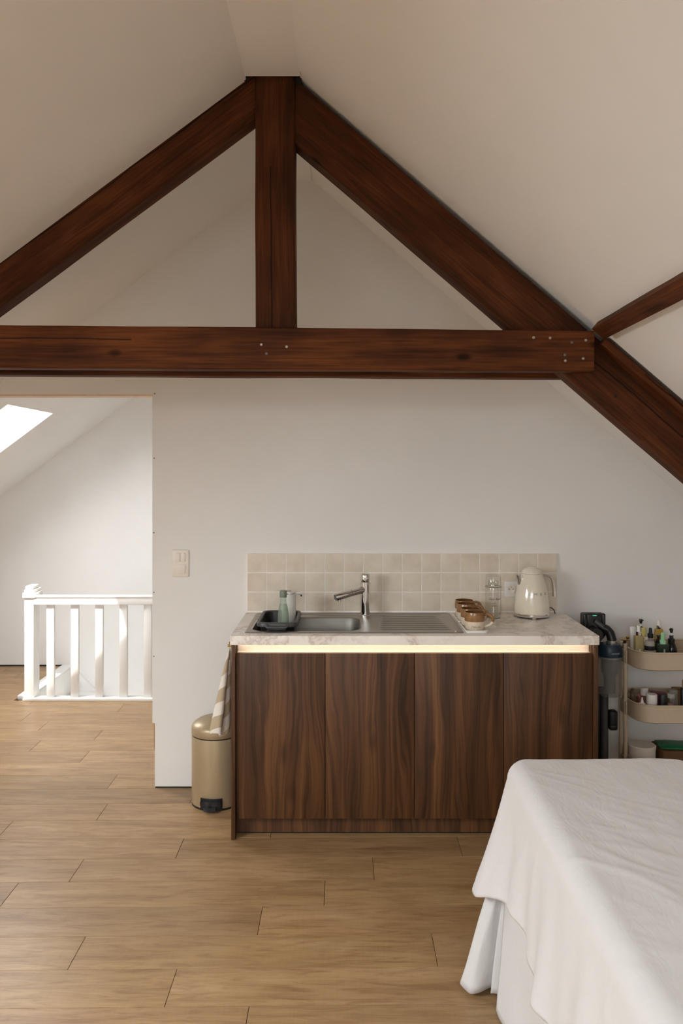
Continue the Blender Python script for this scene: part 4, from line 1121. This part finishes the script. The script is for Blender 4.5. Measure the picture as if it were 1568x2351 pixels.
Y = 3.905; t_ = item('pump_bottle', 'large round black pump bottle on the right of the top tier', 'bottle', 1285, Y, f1); h = zz_(790, Y) - f1; zt = zz_(448, Y) - f1; r = wdt(137, Y); zk = zz_(622, Y) - f1
lt('bottle_body', [(0, 0), (r * 0.96, 0), (r, 0.004), (r, h * 0.55), (r * 0.92, h * 0.75), (r * 0.7, h * 0.92), (r * 0.5, h), (0, h)], M_BLACKG, t_, 32); lt('collar', [(wdt(76, Y), h - 0.003), (wdt(79, Y), h + 0.018), (wdt(48, Y), h + 0.02), (wdt(46, Y), zk), (0, zk)], M_BLACK, t_, 22)
lt('neck', [(0.004, zk - 0.001), (0.004, zt - 0.02), (0, zt - 0.02)], M_WPLASTIC, t_, 12); lt('pump_head', [(0, zt - 0.022), (0.005, zt - 0.022), (0.008, zt - 0.012), (0.0088, zt - 0.004), (0.006, zt), (0, zt)], M_BLACK, t_, 20)
tb('nozzle', [(-0.003, 0, zt - 0.006), (-0.011, -0.006, zt - 0.006)], 0.0035, M_BLACK, t_, 8)
Y = 4.01; t_ = item('trinket_dish', 'small gilt dish on the far left corner of the top tier', 'dish', 165, Y, f1); zt = zz_(725, Y) - f1
lt('dish_stand', [(0, 0), (0.014, 0), (0.012, 0.004), (0.006, 0.01), (0.006, zt - 0.004), (0, zt - 0.004)], M_BLACK, t_, 18); lt('dish_bowl', [(0, zt - 0.004), (0.018, zt - 0.002), (0.021, zt + 0.002), (0.019, zt + 0.002), (0.015, zt), (0, zt)], M_GOLD, t_, 24)
t2 = item('gold_bead', 'little gold bead with dark eye holes on the gilt dish', 'bead', 218, Y - 0.005, f1 + zt + 0.0012); zz = 0.0
lt('bead_body', [(0, 0), (0.0055, 0.002), (0.0082, 0.0085), (0.0070, 0.015), (0, 0.0185)], M_GOLD, t2, 20)
for dx in (-0.0032, 0.0032): lt('eye_hole', [(0, 0.001), (0.0016, 0.001), (0.0016, -0.003)], M_DARKGAP, t2, 10, loc=(dx, -0.0075, 0.0095), rot=(math.pi / 2, 0, 0))
t_.location.x -= 0.002
Y = 3.905; t_ = item('card_tag', 'small cream card tag between the oil bottle and the black banded jar', 'tag', 655, Y, f1); h = zz_(660, Y) - f1
bx('card', -wdt(58, Y), wdt(58, Y), -0.0006, 0.0006, 0.0, h, M_CREAMPL, t_); lt('punched_hole', [(0, 0.001), (0.0016, 0.001), (0.0016, 0)], M_DARKGAP, t_, 10, loc=(-0.006, -0.0005, h - 0.007), rot=(math.pi / 2, 0, 0))

# middle tier
O2 = 1560
Y = 3.94; t_ = item('pill_bottle', 'pink tinted bottle with large white ribbed cap at the back of the middle tier', 'bottle', 628, Y, f2); h = zz_(375, Y, O2) - f2; zt = zz_(195, Y, O2) - f2; r = wdt(85, Y)
lt('bottle_body', [(0, 0), (r * 0.95, 0), (r, 0.004), (r, h - 0.003), (0, h)], tinted('rose_plastic', srgb(176, 130, 122), 0.2, 0.3), t_, 24); lt('cap', [(r * 1.06, h), (r * 1.08, h + 0.002), (r * 1.06, zt - 0.002), (r * 0.95, zt), (0, zt)], M_WPLASTIC, t_, 32)
Y = 3.862; t_ = item('cream_jar', 'squat white jar with wide white screw lid at the front of the middle tier', 'jar', 808, Y, f2); h = zz_(580, Y, O2) - f2; zt = zz_(350, Y, O2) - f2; r = wdt(128, Y)
lt('jar_body', [(0, 0), (r * 0.9, 0), (r * 0.94, 0.004), (r * 0.94, h), (0, h)], M_WPLASTIC, t_, 32); lt('lid', [(r * 0.99, h + 0.001), (r, h + 0.003), (r * 0.99, zt - 0.005), (r * 0.9, zt), (0, zt)], M_WPLASTIC, t_, 36)
Y = 3.845; t_ = item('nozzle_bottle', 'small white bottle with pointed nozzle at the front left of the middle tier', 'bottle', 573, Y, f2); h = zz_(560, Y, O2) - f2; zt = zz_(432, Y, O2) - f2; r = wdt(80, Y)
lt('bottle_body', [(0, 0), (r * 0.95, 0), (r, 0.003), (r, h - 0.004), (r * 0.6, h), (0, h)], M_WPLASTIC, t_, 24); lt('nozzle', [(wdt(40, Y), h), (wdt(34, Y), h + 0.006), (wdt(14, Y), zt), (0, zt)], M_WPLASTIC, t_, 16)
Y = 4.0; t_ = item('magenta_box', 'magenta carton leaning at the back of the middle tier', 'box', 940, Y, f2); h = zz_(300, Y, O2) - f2
o = bx('carton', -wdt(165, Y), wdt(165, Y), -0.018, 0.018, 0, h * 0.95, M_MAGENTA, t_, 0.001); t_.rotation_euler = (0, math.radians(5), 0); t_.location.z += 0.003
bx('carton_flap', -wdt(165, Y), wdt(165, Y), -0.0185, 0.0185, h * 0.95, h * 0.955, M_MAGENTA, t_)
Y = 3.868; t_ = item('capped_bottle', 'matt black rounded bottle in the middle of the middle tier', 'bottle', 1083, Y, f2); zt = zz_(357, Y, O2) - f2; r = wdt(96, Y)
lt('bottle_body', [(0, 0), (r * 0.92, 0), (r * 0.97, 0.004), (r * 0.97, zt * 0.42), (0, zt * 0.42)], M_BLACK, t_, 28); lt('cap', [(r, zt * 0.425), (r, zt * 0.93), (r * 0.85, zt), (0, zt)], M_BLACK, t_, 28)
Y = 3.862; t_ = item('clear_jar', 'front clear jar with printed label and pinkish contents on the middle tier', 'jar', 1280, Y, f2); zt = zz_(335, Y, O2) - f2; r = wdt(90, Y)
lt('jar_body', [(0, 0), (r * 0.95, 0), (r, 0.004), (r, zt * 0.8), (r * 0.9, zt * 0.83), (0, zt * 0.83)], M_GLASS, t_, 28); lt('contents', [(0, 0.003), (r * 0.9, 0.003), (r * 0.9, zt * 0.6), (0, zt * 0.6)], simple('rose_cream', srgb(158, 120, 112), 0.5), t_, 24)
lt('lid', [(r * 1.03, zt * 0.83), (r * 1.05, zt * 0.98), (r * 0.9, zt), (0, zt)], M_FROST, t_, 28)
b2 = bmesh.new(); arc_box(b2, r, r + 0.0008, math.radians(-160), math.radians(-20), 0.012, zt * 0.40, 12); obj('label_band', b2, M_CREAMPL, t_)
Y = 3.945; t_ = item('clear_jar', 'taller clear jar standing behind the labelled jar on the middle tier', 'jar', 1330, Y, f2); zt = zz_(245, Y, O2) - f2; r = wdt(100, Y)
lt('jar_body', [(0, 0), (r * 0.95, 0), (r, 0.004), (r, zt * 0.86), (0, zt * 0.87)], M_FROST, t_, 28); lt('lid', [(r * 1.04, zt * 0.86), (r * 1.05, zt * 0.99), (r * 0.95, zt), (0, zt)], M_FROST, t_, 28)
Y = 4.03; t_ = item('cardboard_box', 'open brown cardboard box at the back of the middle tier', 'box', 1450, Y, f2); zt = zz_(215, Y, O2) - f2
bx('carton', -wdt(110, Y), wdt(130, Y), -0.03, 0.03, 0, zt, M_CARD, t_); b2 = bmesh.new(); loft(b2, [[(-wdt(120, Y), -0.03, zt), (wdt(130, Y), -0.03, zt), (wdt(130, Y), -0.0315, zt), (-wdt(120, Y), -0.0315, zt)], [(-wdt(125, Y), -0.05, zt + 0.012), (wdt(135, Y), -0.05, zt + 0.016), (wdt(135, Y), -0.0515, zt + 0.015), (-wdt(125, Y), -0.0515, zt + 0.011)]], True, True); obj('flap', b2, M_CARD, t_)
Y = 3.885; t_ = item('wood_capped_bottle', 'tall black bottle with wooden cap at the right edge of the picture', 'bottle', 1600, Y, f2); h = zz_(200, Y, O2) - f2; zt = zz_(10, Y, O2) - f2; r = wdt(95, Y)
lt('bottle_body', [(0, 0), (r * 0.95, 0), (r, 0.004), (r, h - 0.006), (r * 0.8, h), (0, h)], M_BLACK, t_, 28); lt('cap', [(r * 0.6, h), (r * 0.62, zt - 0.008), (r * 0.5, zt), (0, zt)], M_WOODCAP, t_, 24)
Y = 3.93; t_ = item('pink_tube', 'slim pink lip tube beside the clear pouch on the middle tier', 'tube', 510, Y, f2); zt = zz_(345, Y, O2) - f2; r = wdt(38, Y)
lt('tube_body', [(0, 0), (r, 0), (r, zt * 0.6), (0, zt * 0.6)], M_PINK, t_, 18); lt('cap', [(r * 0.9, zt * 0.6), (r * 0.85, zt - 0.003), (0, zt)], M_PINK, t_, 18)
Y = 3.95; t_ = item('clear_pouch', 'crumpled clear plastic pouch of brushes in the left corner of the middle tier', 'pouch', 370, Y, f2); zt = zz_(250, Y, O2) - f2
bm = bmesh.new(); bmesh.ops.create_icosphere(bm, subdivisions=4, radius=1.0)
for v in bm.verts:
    n_ = noise.noise(v.co * 2.6) * 0.35 + noise.noise(v.co * 6) * 0.15
    v.co = Vector((v.co.x * 0.026 * (1 + n_), v.co.y * 0.035 * (1 + n_), (v.co.z * 0.5 + 0.5) * zt * (1 + n_ * 0.5)))
    v.co.z = max(0, v.co.z)
obj('plastic_film', bm, glass('plastic_film', (0.82, 0.80, 0.77), 0.12, 0.1), t_)
for i in range(5):
    a = random.uniform(0, 6); tb('brush', [(0.012 * math.cos(a), 0.02 * math.sin(a), 0.004), (0.016 * math.cos(a + 0.5), 0.024 * math.sin(a + 0.5), zt * random.uniform(0.55, 0.8))], 0.003, [M_BLACK, M_PINK, M_DGREY, M_BLACK, M_WOODCAP][i], t_, 8)

# bottom tier
t_ = thing('round_tin', 'cream round tin on the left of the bottom tier', 'tin', (1.465, 3.955, f3))
lt('tin_body', [(0, 0), (0.062, 0), (0.064, 0.004), (0.064, 0.105), (0, 0.105)], M_CREAMPL, t_, 40); lt('lid', [(0.0655, 0.100), (0.066, 0.118), (0.062, 0.1215), (0, 0.1225)], M_CREAMPL, t_, 40)
t_ = thing('brown_carton', 'flat brown carton under the green packet on the bottom tier', 'box', (1.655, 3.98, f3))
bx('carton', -0.105, 0.120, -0.080, 0.070, 0, 0.104, simple('dark_card', srgb(104, 72, 44), 0.8), t_, 0.001); bx('carton_tape', -0.105, 0.120, -0.014, 0.014, 0.104, 0.1046, M_CARD, t_)
t_ = thing('green_packet', 'crinkled green foil packet lying on the brown carton of the bottom tier', 'packet', (1.645, 3.955, f3 + 0.1052), math.radians(-8))
bm = bmesh.new(); NX, NY = 24, 14; G = []
for s_ in (1, -1):
    g_ = []
    for j in range(NY + 1):
        for i in range(NX + 1):
            u, v_ = i / NX * 2 - 1, j / NY * 2 - 1
            puff = max(0, (1 - u ** 4) * (1 - v_ ** 4)) * 0.011
            z = 0.011 + s_ * puff + (0.0018 * noise.noise((u * 5, v_ * 5, 1)) if s_ > 0 else 0)
            g_.append(bm.verts.new((u * 0.10, v_ * 0.065, max(0.0, z if abs(u) < 0.999 and abs(v_) < 0.999 else 0.011))))
    G.append(g_)
for g_ in G:
    for j in range(NY):
        for i in range(NX):
            a = j * (NX + 1) + i; bm.faces.new((g_[a], g_[a + 1], g_[a + NX + 2], g_[a + NX + 1]))
bmesh.ops.remove_doubles(bm, verts=bm.verts, dist=0.0001)
obj('foil_bag', bm, M_GREENFOIL, t_, True, 180)

# ------------------------------------------------------------------ treatment table under white sheets
MX0, MX1, MYA, MYB, MZ = 0.515, 1.115, 0.45, 2.60, 0.735
mt = thing('treatment_table', 'padded treatment table completely hidden beneath white sheets', 'table', (0.815, 1.55, 0))
bx('padded_top', MX0 + 0.02 - 0.815, MX1 - 0.02 - 0.815, MYA + 0.03 - 1.55, MYB - 0.02 - 1.55, MZ - 0.10, MZ - 0.012, M_WPLASTIC, mt, 0.03, 3)
for sx_ in (-0.22, 0.22):
    for sy_ in (-0.92, 0.90): bx('leg', sx_ - 0.02, sx_ + 0.02, sy_ - 0.02, sy_ + 0.02, 0, MZ - 0.09, M_WOODCAP, mt, 0.003)


def upath(r, n_side, n_c, n_back, ya=MYA, x0=MX0, x1=MX1, yb=MYB):
    """left side towards the back, round both back corners, right side back to the front: (point, outward normal, arclength)"""
    pts = []
    for i in range(n_side): pts.append((x0, ya + (yb - r - ya) * i / n_side, -1, 0))
    for i in range(n_c):
        a = math.pi - math.pi / 2 * i / n_c; pts.append((x0 + r + r * math.cos(a), yb - r + r * math.sin(a), math.cos(a), math.sin(a)))
    for i in range(n_back): pts.append((x0 + r + (x1 - x0 - 2 * r) * i / n_back, yb, 0, 1))
    for i in range(n_c):
        a = math.pi / 2 - math.pi / 2 * i / n_c; pts.append((x1 - r + r * math.cos(a), yb - r + r * math.sin(a), math.cos(a), math.sin(a)))
    for i in range(n_side + 1): pts.append((x1, yb - r - (yb - r - ya) * i / n_side, 1, 0))
    s = 0; out = []
    for i, p in enumerate(pts):
        if i: s += math.hypot(p[0] - pts[i - 1][0], p[1] - pts[i - 1][1])
        out.append((*p, s))
    return out


def sm(a, b, x):
    t = max(0, min(1, (x - a) / (b - a))); return t * t * (3 - 2 * t)


r = 0.08
U = upath(r, 190, 30, 70)
sc_left = MYB - r - MYA            # arclength where the back-left corner starts
V = []; NT, NE, NS = 36, 8, 40
RAD = 0.055
for (x, y, nx_, ny_, s) in U:
    col = []
    ax, ay = (MX0 + MX1) / 2, min(y, MYB - 0.31)
    # top
    for j in range(NT):
        f = j / NT
        ex, ey = x - nx_ * RAD, y - ny_ * RAD
        X_, Y_ = ax + (ex - ax) * f, ay + (ey - ay) * f
        col.append([X_, Y_, MZ])
    for j in range(NE):
        a = math.pi / 2 * j / NE
        col.append([x - nx_ * (RAD - RAD * math.sin(a)), y - ny_ * (RAD - RAD * math.sin(a)), MZ - RAD + RAD * math.cos(a)])
    cw = math.exp(-((s - sc_left - 0.045) / 0.10) ** 2)          # corner weight
    cw2 = math.exp(-((s - (U[-1][4] - sc_left) + 0.045) / 0.10) ** 2)
    drop = 0.325 + 0.02 * math.sin(s * 5.3 + 0.5) + 0.012 * math.sin(s * 13) + 0.055 * cw + 0.06 * cw2
    for j in range(NS + 1):
        t = j / NS
        off = 0.030 * t + (0.085 * cw + 0.06 * cw2) * t ** 1.15
        fold = (0.012 * math.sin(s * 17 + 0.8 * math.sin(s * 5)) + 0.007 * math.sin(s * 41 + 1.3)) * t ** 1.3 * (1 - 0.6 * cw)
        fold += 0.0045 * noise.noise((s * 7, t * 1.2, 4.0)) * (0.2 + t) + 0.0030 * (1 - abs(noise.noise((s * 9, t * 1.1, 7.0)))) ** 6 * min(1, t * 3 + 0.2)
        off += fold
        if j >= NS - 1: off += 0.0012
        col.append([x + nx_ * off, y + ny_ * off, MZ - RAD - t * drop])
    V.append(col)
nr_ = len(V[0]); verts = []
for ci, col in enumerate(V):
    for ri, (X_, Y_, Z_) in enumerate(col):
        if ri < NT + NE:
            du, dv_ = X_ * 0.80 - Y_ * 0.60, X_ * 0.60 + Y_ * 0.80      # drag creases run diagonally over the table
            q = 0.004 * noise.noise((X_ * 4 + Y_ * 2.2, Y_ * 1.3 - X_, 1.7)) + 0.0016 * noise.noise((X_ * 14, Y_ * 9, 3.0))
            q += 0.0045 * (1 - abs(noise.noise((du * 2.2, dv_ * 9.0, 6.1)))) ** 9 * max(0, noise.noise((X_ * 2.5, Y_ * 2.5, 9.0)) + 0.25)
            q += 0.0035 * (1 - abs(noise.noise((du * 3.5 + 4, dv_ * 15.0, 2.1)))) ** 8 * max(0, noise.noise((X_ * 3.5, Y_ * 3.5, 4.0)) + 0.15)
            Z_ += q
        verts.append((X_, Y_, Z_))
faces = []
for ci in range(len(V) - 1):
    for ri in range(nr_ - 1):
        a = ci * nr_ + ri; faces.append((a, a + 1, a + nr_ + 1, a + nr_))
me = bpy.data.meshes.new('top_sheet'); me.from_pydata(verts, [], faces)
bm = bmesh.new(); bm.from_mesh(me); bmesh.ops.remove_doubles(bm, verts=bm.verts, dist=0.0003); bmesh.ops.recalc_face_normals(bm, faces=bm.faces); bm.to_mesh(me); bm.free()
me.polygons.foreach_set('use_smooth', [True] * len(me.polygons))
ts = link_mesh('top_sheet', me, M_SHEET); tag(ts, 'white cotton top sheet draped over the table with loose corner', 'sheet')
s_ = ts.modifiers.new('thickness', 'SOLIDIFY'); s_.thickness = 0.0016; s_.offset = -1

# lower sheet reaching the floor
us = thing('under_sheet', 'white under sheet hanging to the floor below the top sheet', 'sheet', (0.815, 1.55, 0))


def hang(name, plan_top, plan_bot, zt, zb, nv=30, wr=0.004, zb_wave=0.006):
    A = spline([(x, y, 0) for x, y in plan_top], 7); B = spline([(x, y, 0) for x, y in plan_bot], 7)
    vs_, fs = [], []
    n_ = len(A)
    for j in range(nv + 1):
        t = j / nv
        for i in range(n_):
            k = t ** 1.2
            p = A[i].lerp(B[i], k)
            q = wr * (0.3 + t)
            p.x += q * noise.noise((i * 0.22, t * 2.5, 3)); p.y += q * noise.noise((i * 0.22, t * 2.5, 8))
            vs_.append((p.x - 0.815, p.y - 1.55, zt + (zb + zb_wave * (1 + math.sin(i * 0.5)) - zt) * t))
    for j in range(nv):
        for i in range(n_ - 1):
            a = j * n_ + i; fs.append((a, a + 1, a + n_ + 1, a + n_))
    m_ = bpy.data.meshes.new(name); m_.from_pydata(vs_, [], fs); m_.polygons.foreach_set('use_smooth', [True] * len(m_.polygons))
    o_ = link_mesh(name, m_, M_SHEET, us); md_ = o_.modifiers.new('thickness', 'SOLIDIFY'); md_.thickness = 0.0015
    return o_


left_t = [(0.518, 0.5), (0.516, 0.9), (0.518, 1.3), (0.516, 1.7), (0.518, 2.0), (0.517, 2.2), (0.516, 2.36), (0.516, 2.47)]
left_b = [(0.500, 0.5), (0.515, 0.9), (0.495, 1.3), (0.515, 1.7), (0.492, 1.95), (0.505, 2.15), (0.478, 2.33), (0.466, 2.455)]
hang('side_drop', left_t, left_b, 0.66, 0.003)
cor_t = [(0.532, 2.49), (0.530, 2.515), (0.535, 2.530), (0.533, 2.545), (0.545, 2.570), (0.60, 2.592), (0.80, 2.603), (1.05, 2.603)]
cor_b = [(0.492, 2.512), (0.462, 2.522), (0.470, 2.545), (0.405, 2.520), (0.372, 2.575), (0.46, 2.635), (0.80, 2.63), (1.05, 2.63)]
hang('corner_drop', cor_t, cor_b, 0.64, 0.012, wr=0.008, zb_wave=0.004)
hang('side_drop', [(1.112, 0.5), (1.113, 1.2), (1.112, 1.9), (1.112, 2.58)], [(1.14, 0.5), (1.12, 1.2), (1.145, 1.9), (1.13, 2.6)], 0.66, 0.003)
